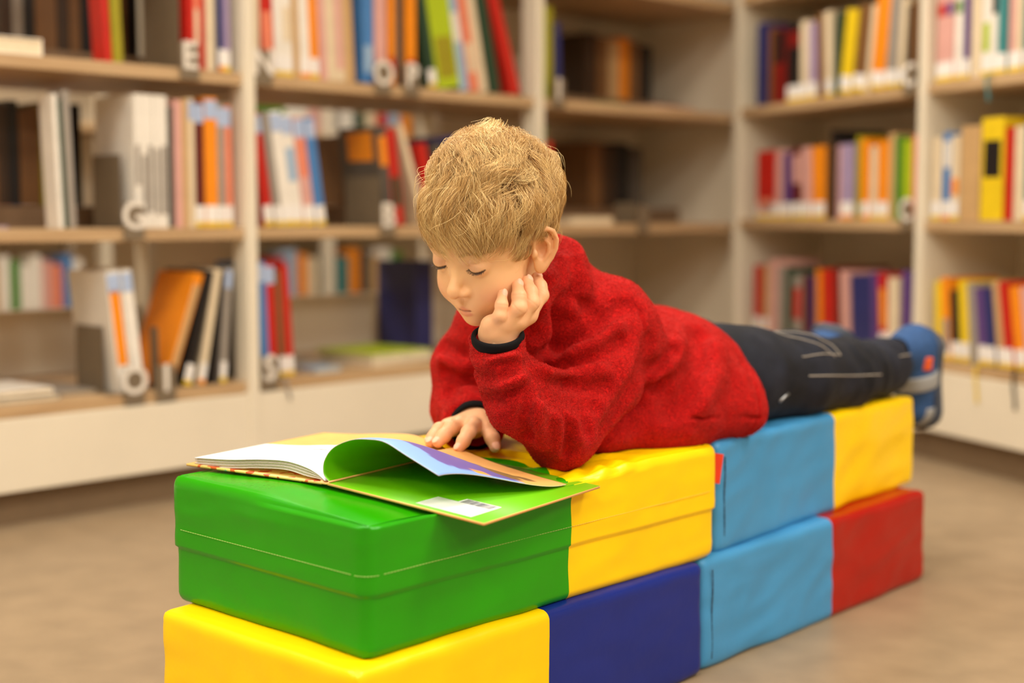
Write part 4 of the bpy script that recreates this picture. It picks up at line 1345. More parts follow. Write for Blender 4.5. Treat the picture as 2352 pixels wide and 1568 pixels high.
# the pile itself: short bent fibres combed into little tufts
def fleece_pile(V, F, count):
    rs = np.random.RandomState(5)
    A0, B0, C0, D0 = (V[F[:, k]] for k in range(4))
    nr = np.cross(C0 - A0, D0 - B0)
    ar = np.linalg.norm(nr, axis=1)
    nr /= ar[:, None] + 1e-12
    pick = rs.choice(len(F), count, p=ar / ar.sum())
    u, v = rs.uniform(size=(2, count, 1))
    P = (A0[pick] * (1 - u) + B0[pick] * u) * (1 - v) + (D0[pick] * (1 - u) + C0[pick] * u) * v
    N = nr[pick]
    fld = np.stack([vnoise(P, 330, k) + .5 * vnoise(P, 120, k + 9) for k in (21, 22, 23)], 1)
    tg = fld - N * (fld * N).sum(1, keepdims=True)
    d1 = N * 0.75 + tg * 0.9 + rs.normal(0, .12, (count, 3))
    d1 /= np.linalg.norm(d1, axis=1, keepdims=True)
    d2 = N * 0.30 + tg * 1.5 + rs.normal(0, .18, (count, 3))
    d2 /= np.linalg.norm(d2, axis=1, keepdims=True)
    L = rs.uniform(.0006, .0012, (count, 1))
    s = np.cross(d1, rs.normal(size=(count, 3))); s /= np.linalg.norm(s, axis=1, keepdims=True) + 1e-9
    w = 0.00024
    p1 = P - N * .0002
    p2 = p1 + d1 * L
    p3 = p2 + d2 * L * .9
    VV = np.stack([p1 - s * w, p1 + s * w, p2 + s * w * .8, p2 - s * w * .8, p3 + s * w * .25, p3 - s * w * .25], 1).reshape(-1, 3)
    b = np.arange(count)[:, None] * 6
    FF = np.concatenate([b + np.array([[0, 1, 2, 3]]), b + np.array([[3, 2, 4, 5]])])
    return VV, FF, np.repeat(rs.uniform(0, 1, count), 6)
PV, PF, PT = fleece_pile(Vj, Fj, 170000)
pile_m = bpy.data.materials.new('red_fleece_fibres')
pile_m.use_nodes = True
_b = pile_m.node_tree.nodes['Principled BSDF']
_b.inputs['Roughness'].default_value = 0.7
_b.inputs['Specular IOR Level'].default_value = 0.2
_at = pile_m.node_tree.nodes.new('ShaderNodeAttribute'); _at.attribute_name = 'tone'
_rp = pile_m.node_tree.nodes.new('ShaderNodeValToRGB')
_rp.color_ramp.elements[0].color = rgb(160, 8, 8); _rp.color_ramp.elements[1].color = rgb(214, 30, 22)
pile_m.node_tree.links.new(_at.outputs['Fac'], _rp.inputs['Fac']); pile_m.node_tree.links.new(_rp.outputs['Color'], _b.inputs['Base Color'])
tag(np_mesh('fleece_pile', PV, PF, pile_m, jacket, True, {'tone': PT}), kind='stuff')

# black binding at the sleeve ends
black_m = mat('black_binding', rgb(14, 13, 14), rough=0.8, var=0.1, scale=300, spec=0.15)
def cuff_ring(o, d, r, tilt=(0, 0, 0)):
    o = np.asarray(o); d = unit(np.asarray(d) + np.asarray(tilt))
    u = unit(np.cross(d, (0.2, 0.9, 0.3))); v = np.cross(d, u)
    pts = [o + u * r * math.cos(k * 2 * PI / 40) + v * r * math.sin(k * 2 * PI / 40) for k in range(40)]
    return pts
for Am, dr, r, of in ((LA, LWD, 0.0285, .0085), (RA, RWD, 0.0305, .0125)):
    o = np.asarray(Am['wr']) + dr * of
    ring = cuff_ring(o, dr, r)
    V, F = [], []
    prof = [(-.0022, -.008), (.0018, -.0085), (.0030, -.005), (.0032, .0), (.0022, .0035), (0, .0045), (-.0022, .0035), (-.0028, -.002)]
    for p in ring:
        e = unit(p - o)
        V += [p + e * a_ + dr * b_ for a_, b_ in prof]
    n8 = len(prof)
    for k in range(len(ring)):
        k2 = (k + 1) % len(ring)
        for q in range(n8):
            q2 = (q + 1) % n8
            F.append((k * n8 + q, k2 * n8 + q, k2 * n8 + q2, k * n8 + q2))
    pydata('cuff_binding', V, F, black_m, jacket, True)

# ---------------------------------------------------------------- jeans
NLEG = [(0.80, 0.100, 0.370), (0.93, 0.082, 0.362), (1.07, 0.078, 0.352), (1.20, 0.090, 0.350), (1.336, 0.104, 0.358)]
FLEG = [(0.80, 0.220, 0.370), (0.93, 0.235, 0.362), (1.06, 0.248, 0.350), (1.16, 0.252, 0.352), (1.248, 0.254, 0.360)]
def jeans_sdf(P):
    d = chain(P, NLEG, [0.074, 0.064, 0.054, 0.047, 0.042], 0.02)
    e = chain(P, FLEG, [0.074, 0.064, 0.053, 0.045, 0.040], 0.02)
    d = smin(d, e, 0.035)
    d = smin(d, cap(P, (0.74, 0.150, 0.375), (0.82, 0.185, 0.375), 0.070), 0.04)
    for o, dr in ((NLEG[-1], unit(np.subtract(NLEG[-1], NLEG[-2]))), (FLEG[-1], unit(np.subtract(FLEG[-1], FLEG[-2])))):
        d = smax(d, (P - np.asarray(o, f32)) @ dr.astype(f32) - 0.008, 0.008)
    # creases behind the knees, wrinkles above the cuffs
    for leg, k0 in ((NLEG, 1.065), (FLEG, 1.05)):
        w = np.exp(-(seg_dist(P, leg[1:]) / 0.06) ** 4)
        s = P[:, 0] + 0.35 * (P[:, 2] - 0.36) + 0.25 * (P[:, 1] - leg[2][1])
        d = d - 0.0042 * np.sin(s * 150 + 1.6 * np.sin(P[:, 1] * 60)) * w * np.exp(-((P[:, 0] - k0 - .03) / 0.07) ** 2)
        d = d - 0.0036 * np.sin(s * 120 + 2.4 * np.sin(P[:, 1] * 50 + P[:, 2] * 40)) * w * np.exp(-((P[:, 0] - leg[-1][0] + 0.07) / 0.06) ** 2)
    d = d - 0.0025 * vnoise(P, 20, 7) - 0.0012 * vnoise(P, 55, 8)
    d = smax(d, 0.3003 - P[:, 2], 0.004)
    for leg in (NLEG, FLEG):
        o = np.asarray(leg[-1]); dr = unit(np.subtract(leg[-1], leg[-2]))
        d = smax(d, -cap(P, o - dr * 0.02, o + dr * 0.05, 0.034), 0.004)
    return d
def denim_material():
    m = bpy.data.materials.new('dark_denim')
    m.use_nodes = True
    nt = m.node_tree
    b = nt.nodes['Principled BSDF']
    b.inputs['Roughness'].default_value = 0.75
    b.inputs['Specular IOR Level'].default_value = 0.25
    b.inputs['Sheen Weight'].default_value = 0.02
    tc = nt.nodes.new('ShaderNodeTexCoord')
    n1 = nt.nodes.new('ShaderNodeTexNoise'); n1.inputs['Scale'].default_value = 14; n1.inputs['Detail'].default_value = 6
    n2 = nt.nodes.new('ShaderNodeTexWave'); n2.inputs['Scale'].default_value = 400; n2.inputs['Distortion'].default_value = 4
    nt.links.new(tc.outputs['Object'], n1.inputs['Vector']); nt.links.new(tc.outputs['Object'], n2.inputs['Vector'])
    rp = nt.nodes.new('ShaderNodeValToRGB')
    rp.color_ramp.elements[0].position = 0.35; rp.color_ramp.elements[0].color = rgb(10, 10, 15)
    rp.color_ramp.elements[1].position = 0.72; rp.color_ramp.elements[1].color = rgb(30, 33, 46)
    nt.links.new(n1.outputs['Fac'], rp.inputs['Fac']); nt.links.new(rp.outputs['Color'], b.inputs['Base Color'])
    bp = nt.nodes.new('ShaderNodeBump'); bp.inputs['Strength'].default_value = 0.25; bp.inputs['Distance'].default_value = 0.001
    nt.links.new(n2.outputs['Fac'], bp.inputs['Height']); nt.links.new(bp.outputs['Normal'], b.inputs['Normal'])
    return m
denim_m = denim_material()
Vd, Fd = surface_nets(jeans_sdf, (0.65, 0.0, 0.285), (1.36, 0.34, 0.47), 0.003)
jeans = np_mesh('jeans', Vd, Fd, denim_m, person)
tag(jeans, 'dark blue denim jeans with pale stitching')
def on_surface(fn, p, up):
    """slide p along direction up until it sits on the surface"""
    p = np.asarray(p, float); up = unit(up)
    t = np.linspace(0.12, -0.12, 481)
    Q = (p[None] + up[None] * t[:, None]).astype(f32)
    v = fn(Q)
    i = np.argmax(v < 0)
    return Q[i].astype(float) if v[i] < 0 else None
seam_m = mat('jeans_thread', rgb(150, 140, 128), rough=0.8)
def seam(fn, pts, up, r, m_, parent, name, lift=0.0004, n=30):
    P = []
    for i in range(n):
        t = i / (n - 1) * (len(pts) - 1)
        k = min(int(t), len(pts) - 2); f = t - k
        p = np.asarray(pts[k]) * (1 - f) + np.asarray(pts[k + 1]) * f
        q = on_surface(fn, p, up)
        if q is not None: P.append(q + unit(up) * lift)
    V, F = tube_geo(P, r, 5)
    return pydata(name, V, F, m_, parent, True)
nup = (0.1, -0.75, 0.65)
seam(jeans_sdf, [(0.88, 0.10, 0.36), (1.02, 0.09, 0.35), (1.10, 0.09, 0.345)], (0, -1, 0.12), 0.0011, seam_m, jeans, 'side_seam')
seam(jeans_sdf, [(0.86, 0.135, 0.38), (0.93, 0.075, 0.37), (0.95, 0.060, 0.36)], nup, 0.0010, seam_m, jeans, 'pocket_seam')
seam(jeans_sdf, [(0.88, 0.150, 0.38), (0.965, 0.085, 0.37), (0.975, 0.065, 0.36)], nup, 0.0010, seam_m, jeans, 'pocket_seam')
seam(jeans_sdf, [(0.87, 0.075, 0.36), (0.91, 0.070, 0.36), (0.975, 0.065, 0.36)], nup, 0.0010, seam_m, jeans, 'pocket_seam')
seam(jeans_sdf, [(0.815, 0.10, 0.33), (0.835, 0.10, 0.34)], (0, -1, 0.1), 0.0026, mat('rivet_metal', rgb(150, 150, 150), rough=.3, metal=.9), jeans, 'rivet', n=4)
seam(jeans_sdf, [(1.20, 0.10, 0.36), (1.26, 0.10, 0.360), (1.30, 0.102, 0.360)], (0, -1, 0.25), 0.0012, seam_m, jeans, 'side_seam')

# ---------------------------------------------------------------- shoes
shoe_blue = mat('shoe_blue_fabric', rgb(34, 72, 120), rough=0.7, var=0.15, scale=90, bump=0.2, bscale=700)
shoe_grey = mat('shoe_grey_sole', rgb(62, 68, 80), rough=0.65, var=0.08, scale=60)
shoe_pale = mat('shoe_pale_toe', rgb(146, 146, 144), rough=0.6, var=0.06)
shoe_orange = mat('shoe_orange_tab', rgb(220, 88, 34), rough=0.6)
def shoe_upper(q):
    # q: x heel->toe, y width, z up from the sole plane (metres)
    d = chain(q, [(0.030, 0, 0.034), (0.085, 0, 0.034), (0.140, 0.003, 0.028)], [0.033, 0.034, 0.030], 0.02, (1, .96, 1))
    d = smin(d, cap(q, (0.030, 0, 0.04), (0.036, 0, 0.088), 0.034, 0.031), 0.03)
    d = smax(d, -q[:, 2] + 0.008, 0.006)
    d = smax(d, q[:, 2] - 0.098, 0.006)
    d = smax(d, -cap(q, (0.034, 0, 0.075), (0.038, 0, 0.12), 0.025), 0.004)
    return d
def shoe_sole(q):
    d2 = np.minimum(cap(q * A(1, 1, 0), (0.036, 0, 0), (0.09, 0.0, 0), 0.0385, 0.0355), cap(q * A(1, 1, 0), (0.09, 0, 0), (0.142, 0.003, 0), 0.0355, 0.0375))
    h = np.abs(q[:, 2] - 0.004) - 0.010 - 0.006 * sstep(q[:, 0], 0.14, 0.18)
    d = smax(d2, h, 0.008)
    d = d + 0.0016 * (np.sin(q[:, 0] * 420) > 0.4) * (q[:, 2] < -0.003)
    return d
def shoe_strap(q):
    d = np.abs(shoe_upper(q)) - 0.0028
    s = np.abs(q[:, 0] - 0.085 - 0.25 * (q[:, 2] - 0.03)) - 0.014
    return smax(smax(d, s, 0.003), 0.014 - q[:, 2], 0.003)
def shoe_toe(q):
    d = np.abs(shoe_upper(q)) - 0.0022
    return smax(smax(d, 0.135 - q[:, 0], 0.003), q[:, 2] - 0.042, 0.004)
def shoe_tab(q):
    d = np.abs(shoe_upper(q)) - 0.0032
    return smax(smax(d, np.abs(q[:, 0] - 0.055) - 0.012, 0.003), np.abs(q[:, 2] - 0.052) - 0.008, 0.003)
geos = {}
for nm, fn, m_, rs in (('upper', shoe_upper, shoe_blue, .0022), ('sole', shoe_sole, shoe_grey, .0022), ('strap', shoe_strap, shoe_pale, .0016), ('toe_cap', shoe_toe, shoe_pale, .0018), ('side_tab', shoe_tab, shoe_orange, .0016)):
    geos[nm] = surface_nets(fn, (-0.02, -0.055, -0.025), (0.195, 0.055, 0.12), rs) + (m_,)
def shoe(origin, toe_dir, sole_out, label):
    x = unit(toe_dir); z = -unit(np.asarray(sole_out) - x * (np.asarray(sole_out) @ x)); y = np.cross(z, x)
    root = empty('shoe'); root.parent = person
    root.matrix_local = Matrix(((x[0], y[0], z[0], origin[0]), (x[1], y[1], z[1], origin[1]), (x[2], y[2], z[2], origin[2]), (0, 0, 0, 1)))
    root['label'] = label
    for nm, (v, f, m_) in geos.items():
        np_mesh(nm, v, f, m_, root)
shoe((1.404, 0.104, 0.404), (0.02, 0.03, -1.0), (1.0, -0.05, 0.12), 'blue shoe hanging over the end of the block')
shoe((1.315, 0.254, 0.408), (0.86, 0.03, -0.5), (0.5, 0, 0.86), 'blue shoe on the far foot')
# ---------------------------------------------------------------- the boy: hands (part of the one body mesh)
LH = {
    'wr': (0.2671, 0.0721, 0.4652), 'pm': (0.2540, 0.0690, 0.4785), 'rm': (0.2630, 0.0550, 0.4805), 'mm': (0.2775, 0.0480, 0.4832), 'im': (0.2965, 0.0480, 0.4882),
    'pp': (0.2535, 0.0528, 0.4892), 'pd': (0.2554, 0.0526, 0.5014), 'pt': (0.2620, 0.0575, 0.5135),
    'rp': (0.2700, 0.0385, 0.4985), 'rd': (0.2727, 0.0412, 0.5112), 'rt': (0.2813, 0.0513, 0.5236),
    'mp': (0.2910, 0.0382, 0.5036), 'md': (0.2953, 0.0441, 0.5152), 'mt': (0.3048, 0.0576, 0.5272),
    'ip': (0.3188, 0.0482, 0.5106), 'id': (0.3235, 0.0543, 0.5204), 'it': (0.3321, 0.0670, 0.5307),
    'tc': (0.2830, 0.0760, 0.4720), 'tm': (0.3000, 0.0850, 0.4840), 'ti': (0.3160, 0.0900, 0.4970), 'tt': (0.3280, 0.0920, 0.5090)}
RH = {
    'wr': (0.3640, 0.2050, 0.3390), 'pm': (0.3308, 0.2245, 0.3304), 'rm': (0.3280, 0.2140, 0.3350), 'mm': (0.3300, 0.1960, 0.3395), 'im': (0.3340, 0.1750, 0.3395),
    'rp': (0.3054, 0.2079, 0.3347), 'rd': (0.2935, 0.2051, 0.3276), 'rt': (0.2843, 0.2025, 0.3214),
    'mp': (0.3070, 0.1890, 0.3382), 'md': (0.2931, 0.1882, 0.3300), 'mt': (0.2837, 0.1886, 0.3230),
    'ip': (0.3103, 0.1615, 0.3358), 'id': (0.2986, 0.1583, 0.3266), 'it': (0.2909, 0.1582, 0.3184),
    'tc': (0.3573, 0.1861, 0.3444), 'tm': (0.3477, 0.1659, 0.3363), 'ti': (0.3428, 0.1521, 0.3261), 'tt': (0.3411, 0.1452, 0.3154),
    'pp': (0.3096, 0.2202, 0.3269), 'pd': (0.3010, 0.2175, 0.3230), 'pt': (0.2924, 0.2143, 0.3202)}
FR = {'p': (.0086, .0070, .0066, .0058), 'r': (.0096, .0083, .0077, .0066), 'm': (.0099, .0086, .0080, .0068), 'i': (.0096, .0083, .0076, .0066), 't': (.0112, .0092, .0085, .0074)}

def hand_sdf(P, J, fore, dorsal):
    fingers = None
    for f in 'prmit':
        ks = ['tc', 'tm', 'ti', 'tt'] if f == 't' else [f + 'm', f + 'p', f + 'd', f + 't']
        pts = [np.asarray(J[k]) for k in ks]
        r = FR[f]
        d = chain(P, pts, r, 0.006)
        # knuckle swellings and finger creases
        for k in (1, 2):
            d = smin(d, sph(P, pts[k], r[k] * 1.0), 0.003)
            u = unit(pts[k] - pts[k - 1])
            t = (P - pts[k].astype(f32)) @ u.astype(f32)
            d = d + 0.00022 * np.exp(-(t / 0.0009) ** 2)
        # nail: flattened bed with a small rim
        ax = unit(pts[3] - pts[2])
        up = unit(np.asarray(dorsal[f]) - ax * (np.asarray(dorsal[f]) @ ax))
        sd = np.cross(ax, up)
        c = pts[3] + ax * r[3] * 0.10 + up * r[3] * 0.80
        R = np.column_stack([ax, sd, up])
        d = smin(d, ell(P, c, (r[3] * .90, r[3] * .70, r[3] * .30), R), 0.0003)
        fingers = d if fingers is None else smin(fingers, d, 0.0016)
    w = np.asarray(J['wr'])
    palm = None
    for f, r in (('pm', .0100), ('rm', .0108), ('mm', .0110), ('im', .0108)):
        e = cap(P, w + (np.asarray(J[f]) - w) * 0.12, J[f], .0135, r)
        palm = e if palm is None else smin(palm, e, 0.010)
    palm = smin(palm, cap(P, w, J['tc'], .0140, .0125), 0.010)
    d = smin(palm, fingers, 0.005)
    fr = chain(P, [w, fore], [0.0185, 0.024])
    return smin(d, fr, 0.014)

def hand_tint(P, J, dorsal):
    n = len(P)
    base = np.tile(A(*rgb(236, 182, 136)[:3]), (n, 1))
    P = np.asarray(P, f32)
    for f in 'prmit':
        ks = ['tc', 'tm', 'ti', 'tt'] if f == 't' else [f + 'm', f + 'p', f + 'd', f + 't']
        pts = [np.asarray(J[k]) for k in ks]
        for k, am in ((1, .25), (2, .22), (3, .45)):
            w = np.exp(-(sph(P, pts[k], 0) / .0085) ** 2) * am
            base = base * (1 - w[:, None]) + A(*rgb(232, 150, 118)[:3]) * w[:, None]
        r = FR[f]
        ax = unit(pts[3] - pts[2]); up = unit(np.asarray(dorsal[f]) - ax * (np.asarray(dorsal[f]) @ ax)); sd = np.cross(ax, up)
        c = pts[3] + ax * r[3] * 0.10 + up * r[3] * 0.80
        e = ell(P, c, (r[3] * .92, r[3] * .72, r[3] * .36), np.column_stack([ax, sd, up]))
        w = (1 - sstep(e, -0.0002, 0.0006)) * .85
        base = base * (1 - w[:, None]) + A(*rgb(246, 192, 164)[:3]) * w[:, None]
    return base
lh_dorsal = {k: (-0.15, -0.90, 0.10) for k in 'prmi'}; lh_dorsal['t'] = (0.5, -0.8, 0)
rh_dorsal = {k: (-0.45, -0.05, 0.88) for k in 'prmi'}; rh_dorsal['t'] = (-0.35, -0.5, 0.75)
lfn = lambda P: hand_sdf(P, LH, (0.280, 0.066, 0.425), lh_dorsal)
rfn = lambda P: hand_sdf(P, RH, (0.405, 0.250, 0.342), rh_dorsal)
def hand_box(J, pad=0.016):
    q = np.array(list(J.values()))
    return q.min(0) - pad, q.max(0) + pad
for fn, J, dl, more in ((lfn, LH, lh_dorsal, (0.285, 0.066, 0.41)), (rfn, RH, rh_dorsal, (0.415, 0.26, 0.348))):
    lo, hi = hand_box({**J, 'x': more})
    V, F = surface_nets(fn, lo, hi, 0.0008)
    body_parts.append((V, F, hand_tint(V, J, dl)))
# arms and trunk under the clothes carry head and hands
def trunk(P):
    d = torso(P, 0.022)
    d = smin(d, chain(P, [LA['sh'], LA['el'], LA['fl'], LA['wr']], [.036, .030, .026, .020]), .02)
    d = smin(d, chain(P, [RA['sh'], RA['el'], RA['fm'], RA['wr']], [.036, .030, .026, .020]), .02)
    d = smin(d, cap(P, NECK1, (0.50, 0.155, 0.44), 0.043, 0.05), .03)
    d = smin(d, chain(P, NLEG[:4], [.05, .045, .036, .030]), .02)
    d = smin(d, chain(P, FLEG[:4], [.05, .045, .036, .030]), .02)
    return d
V, F = surface_nets(trunk, (0.22, 0.0, 0.29), (1.36, 0.34, 0.56), 0.006)
body_parts.append((V, F, np.tile(A(*rgb(236, 182, 136)[:3]), (len(V), 1))))
# ---------------------------------------------------------------- the boy: hair, lashes, brows
hr = np.random.RandomState(11)
def skull_n(q):
    e = f32(0.02)
    g = np.stack([skull(q + A(e, 0, 0)) - skull(q - A(e, 0, 0)), skull(q + A(0, e, 0)) - skull(q - A(0, e, 0)), skull(q + A(0, 0, e)) - skull(q - A(0, 0, e))], 1)
    return g / (np.linalg.norm(g, axis=1, keepdims=True) + 1e-9)
def roots(n):
    d = hr.normal(size=(n * 3, 3)); d /= np.linalg.norm(d, axis=1, keepdims=True)
    q = (np.array([0, -1.0, 5.7]) + d * np.array([7.05, 8.8, 8.6])).astype(f32)
    for _ in range(3):
        q = q - skull_n(q) * skull(q)[:, None]
    ok = q[:, 2] > hairline(q) + hr.uniform(-.15, .5, len(q))
    # no roots under the ears
    ok &= ~((np.abs(q[:, 1] + .8) < 1.8) & (q[:, 2] < 3.2))
    return q[ok][:n]
CROWN = A(-1.0, -6.8, 12.0)
NSEG = 11
def groom(q0, length, height, curl, phase, swirl, droop):
    """march strands over the skull: away from the crown, held at a height above the scalp"""
    n = len(q0)
    P = np.zeros((n, NSEG, 3), f32)
    p = q0.copy()
    P[:, 0] = p
    st = length / (NSEG - 1)
    for k in range(1, NSEG):
        t = k / (NSEG - 1)
        nr = skull_n(p)
        f = p - CROWN
        f = f + A(0, 0, -1.0) * (droop * (0.6 + 2.2 * t))[:, None] * 3.0
        f = f - nr * (f * nr).sum(1, keepdims=True)
        f /= np.linalg.norm(f, axis=1, keepdims=True) + 1e-6
        side = np.cross(nr, f)
        sw = swirl + curl * np.sin(phase + t * 5.2)
        dirv = f * np.cos(sw)[:, None] + side * np.sin(sw)[:, None]
        p = p + dirv * st[:, None]
        h = height * np.minimum(1, 1.9 * t) * (1 - 0.35 * max(0, t - .55) / .45) + 0.12
        h = h * (1 + 0.10 * np.sin(phase * 1.7 + t * 6))
        # below the hairline the fringe hangs close over the forehead
        nr = skull_n(p)
        p = p + nr * (h - skull(p))[:, None]
        P[:, k] = p
    return P
def region(q):
    """0 at the sides and nape, 1 on top"""
    return sstep(q[:, 2], 5.0, 11.5)
NG = 640
g0 = roots(NG)
top = region(g0)
front = sstep(g0[:, 1], 1.0, 5.0) * sstep(g0[:, 2], 6.0, 9.0)
nape = sstep(-g0[:, 1], 3.0, 6.0) * (1 - sstep(g0[:, 2], 1.0, 6.0))
glen = 3.2 + 2.6 * top + 1.9 * front - 1.3 * nape + hr.uniform(-.5, .7, len(g0))
ear_near = np.exp(-(((g0[:, 1] - 1.0) / 2.6) ** 2 + ((g0[:, 2] - 3.0) / 2.6) ** 2))
glen = glen * (1 - .42 * ear_near)
# fringe is cut just above the brows
ghei = (0.72 + 1.05 * top - 0.10 * front) * hr.uniform(0.6, 1.08, len(g0))
gcurl = (0.22 + 0.75 * top * (1 - .55 * front)) * hr.uniform(.5, 1.3, len(g0))
gph = 5.5 * vnoise(g0, .26, 3) + hr.normal(0, .35, len(g0))
gsw = hr.normal(0, .10, len(g0)) + 0.25 * top + 0.55 * vnoise(g0, .22, 8) * top
gdr = (1 - top) * 0.9 + front * 0.25
KIDS = 28
idx = np.repeat(np.arange(len(g0)), KIDS)
n = len(idx)
off = hr.normal(size=(n, 3)).astype(f32) * (0.34 + 0.1 * top[idx])[:, None]
c0 = g0[idx] + off
c0 = c0 - skull_n(c0) * skull(c0)[:, None]
GP = groom(g0, glen, ghei, gcurl, gph, gsw, gdr)
kl = glen[idx] * hr.uniform(.78 - .30 * front[idx], 1.10, n)
CP = groom(c0, kl, ghei[idx] * hr.uniform(.75, 1.15, n), gcurl[idx] * hr.uniform(.8, 1.2, n), gph[idx] + hr.normal(0, .25, n), gsw[idx] + hr.normal(0, .07, n), gdr[idx])
# strands of one lock draw together towards their tips
tt = np.linspace(0, 1, NSEG)[None, :, None]
CP = CP + (GP[idx] - CP) * (0.72 * tt ** 1.2) * hr.uniform(.55, 1, (n, 1, 1)) * (1 - .5 * front[idx])[:, None, None]
# loose single hairs standing off
nf = 150
f0 = roots(nf)
ft = region(f0)
FP = groom(f0, 3.5 + 2.5 * ft + hr.uniform(0, 1.6, len(f0)), 0.9 + 1.1 * ft + hr.uniform(0, .6, len(f0)), hr.uniform(.2, .7, len(f0)), hr.uniform(0, 6.28, len(f0)), hr.normal(0, .5, len(f0)), (1 - ft) * .6)
FP = FP + skull_n(f0)[:, None, :] * (np.linspace(0, 1, NSEG) ** 2)[None, :, None] * hr.uniform(0, 1.0, (len(f0), 1, 1))
# short fine hair at temples, sideburns and nape
ns = 1500
s0 = roots(5200)
s0 = s0[(s0[:, 2] < 6.0)][:ns]
SP = groom(s0, hr.uniform(1.0, 2.2, len(s0)), hr.uniform(.15, .5, len(s0)), hr.uniform(.1, .4, len(s0)), hr.uniform(0, 6.28, len(s0)), hr.normal(0, .2, len(s0)), np.full(len(s0), 1.0))
ALL = np.concatenate([CP, FP, SP]).astype(np.float64)
lock_tone = hr.uniform(0, 1, len(g0))
tone = np.concatenate([lock_tone[idx] * .65 + hr.uniform(0, .35, n), hr.uniform(.4, 1, len(FP)), hr.uniform(0, .5, len(SP))])

def strands_mesh(name, PT, r0, r1, attrs_tone, mats, parent, sides=3):
    """thin three-sided hairs along polylines PT (strand, point, xyz) in metres"""
    n, m, _ = PT.shape
    T = np.gradient(PT, axis=1)
    T /= np.linalg.norm(T, axis=2, keepdims=True) + 1e-12
    ref = np.array([0.31, 0.52, 0.79])
    U = np.cross(T, ref); U /= np.linalg.norm(U, axis=2, keepdims=True) + 1e-12
    B = np.cross(T, U)
    rad = np.linspace(1, 0, m)[None, :, None]
    rad = np.asarray(r1)[..., None, None] + (np.asarray(r0) - np.asarray(r1))[..., None, None] * rad ** 0.7 if np.ndim(r0) else r1 + (r0 - r1) * rad ** 0.7
    V = np.stack([PT + (U * math.cos(a) + B * math.sin(a)) * rad for a in (2 * PI * k / sides for k in range(sides))], 2)   # n,m,sides,3
    base = np.arange(n * m * sides).reshape(n, m, sides)
    F = []
    for k in range(sides):
        k2 = (k + 1) % sides
        F.append(np.stack([base[:, :-1, k], base[:, :-1, k2], base[:, 1:, k2], base[:, 1:, k]], -1).reshape(-1, 4))
    tn = np.repeat(np.asarray(attrs_tone), m * sides)
    along = np.tile(np.repeat(np.linspace(0, 1, m), sides), n)
    return np_mesh(name, V.reshape(-1, 3), np.concatenate(F), mats, parent, True, {'tone': tn, 'along': along})

def hair_material(name, dark, mid, light):
    m = bpy.data.materials.new(name)
    m.use_nodes = True
    nt = m.node_tree
    b = nt.nodes['Principled BSDF']
    b.inputs['Roughness'].default_value = 0.42
    b.inputs['Specular IOR Level'].default_value = 0.6
    at = nt.nodes.new('ShaderNodeAttribute'); at.attribute_name = 'tone'
    al = nt.nodes.new('ShaderNodeAttribute'); al.attribute_name = 'along'
    mt = nt.nodes.new('ShaderNodeMath'); mt.operation = 'MULTIPLY_ADD'
    mt.inputs[1].default_value = 0.35; 
    nt.links.new(al.outputs['Fac'], mt.inputs[0]); nt.links.new(at.outputs['Fac'], mt.inputs[2])
    rp = nt.nodes.new('ShaderNodeValToRGB')
    rp.color_ramp.elements[0].position = 0.05; rp.color_ramp.elements[0].color = dark
    rp.color_ramp.elements[1].position = 1.15 if False else 1.0; rp.color_ramp.elements[1].color = light
    e = rp.color_ramp.elements.new(0.5); e.color = mid
    nt.links.new(mt.outputs[0], rp.inputs['Fac']); nt.links.new(rp.outputs['Color'], b.inputs['Base Color'])
    return m
hair_m = hair_material('blond_hair', rgb(124, 86, 42), rgb(208, 162, 94), rgb(248, 216, 150))
lash_m = hair_material('lash_hair', rgb(50, 34, 24), rgb(66, 46, 32), rgb(84, 60, 40))
brow_m = hair_material('brow_hair', rgb(168, 124, 78), rgb(188, 144, 94), rgb(200, 156, 104))
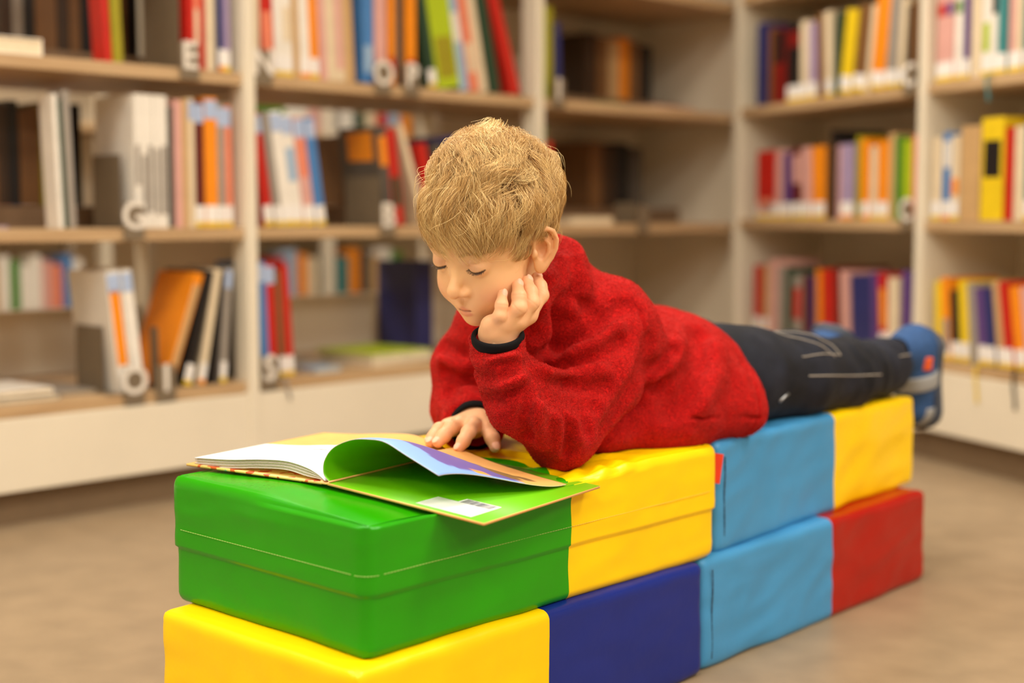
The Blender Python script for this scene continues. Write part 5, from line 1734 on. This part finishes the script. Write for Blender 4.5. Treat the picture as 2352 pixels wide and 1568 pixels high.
hair = strands_mesh('hair', from_head(ALL.reshape(-1, 3)).reshape(ALL.shape), 0.00020, 0.00008, tone, hair_m, person)
tag(hair, 'short tousled blond hair with a fringe', kind='stuff')
# lashes along the lid edges, pointing down and out
LS = []
for s, E in ((-1, EYE_L), (1, EYE_R)):
    for i in range(62):
        x = hr.uniform(-1.2, 1.2)
        zz = -.56 + .30 * (x / 1.2) ** 2
        y = E[1] + math.sqrt(max(1.42 ** 2 - x * x * .9 - zz * zz, .02))
        p = np.array([s * 2.85 + x, y, E[2] + zz])
        outw = np.array([x * .42 + hr.normal(0, .06), 0.75, -0.62 + hr.normal(0, .07)])
        L = hr.uniform(.24, .46)
        LS.append([p + outw * L * t + np.array([0, 0, .30 * L * t * t]) for t in np.linspace(0, 1, 6)])
LS = np.array(LS)
tag(strands_mesh('eyelashes', from_head(LS.reshape(-1, 3)).reshape(LS.shape), 0.00019, 0.00007, hr.uniform(0, 1, len(LS)), lash_m, person), kind='stuff')
BS = []
for s in (-1, 1):
    for i in range(150):
        x = hr.uniform(0.9, 4.3)
        z = 3.15 + .55 * math.sin((x - .9) / 3.4 * 2.4) + hr.normal(0, .13)
        BS.append((s * x, 9.5, z))
BQ = np.array(BS, f32)
for _ in range(30):
    BQ = BQ - A(0, 1, 0) * (face_sdf(BQ)[:, None] - .02) * f32(.8)
dv = np.stack([np.sign(BQ[:, 0]) * .9, -.5 * (np.abs(BQ[:, 0]) - .9) / 3.4, .16 + hr.normal(0, .15, len(BQ))], 1)
BS = BQ[:, None, :] + dv[:, None, :] * (np.linspace(0, .55, 4))[None, :, None]
tag(strands_mesh('eyebrows', from_head(BS.reshape(-1, 3)).reshape(BS.shape), 0.00018, 0.00008, hr.uniform(0, 1, len(BS)), brow_m, person), kind='stuff')
# ---------------------------------------------------------------- one body mesh
off = 0
BV, BF, BT = [], [], []
for v, f, t in body_parts:
    BV.append(v); BF.append(f + off); BT.append(t); off += len(v)
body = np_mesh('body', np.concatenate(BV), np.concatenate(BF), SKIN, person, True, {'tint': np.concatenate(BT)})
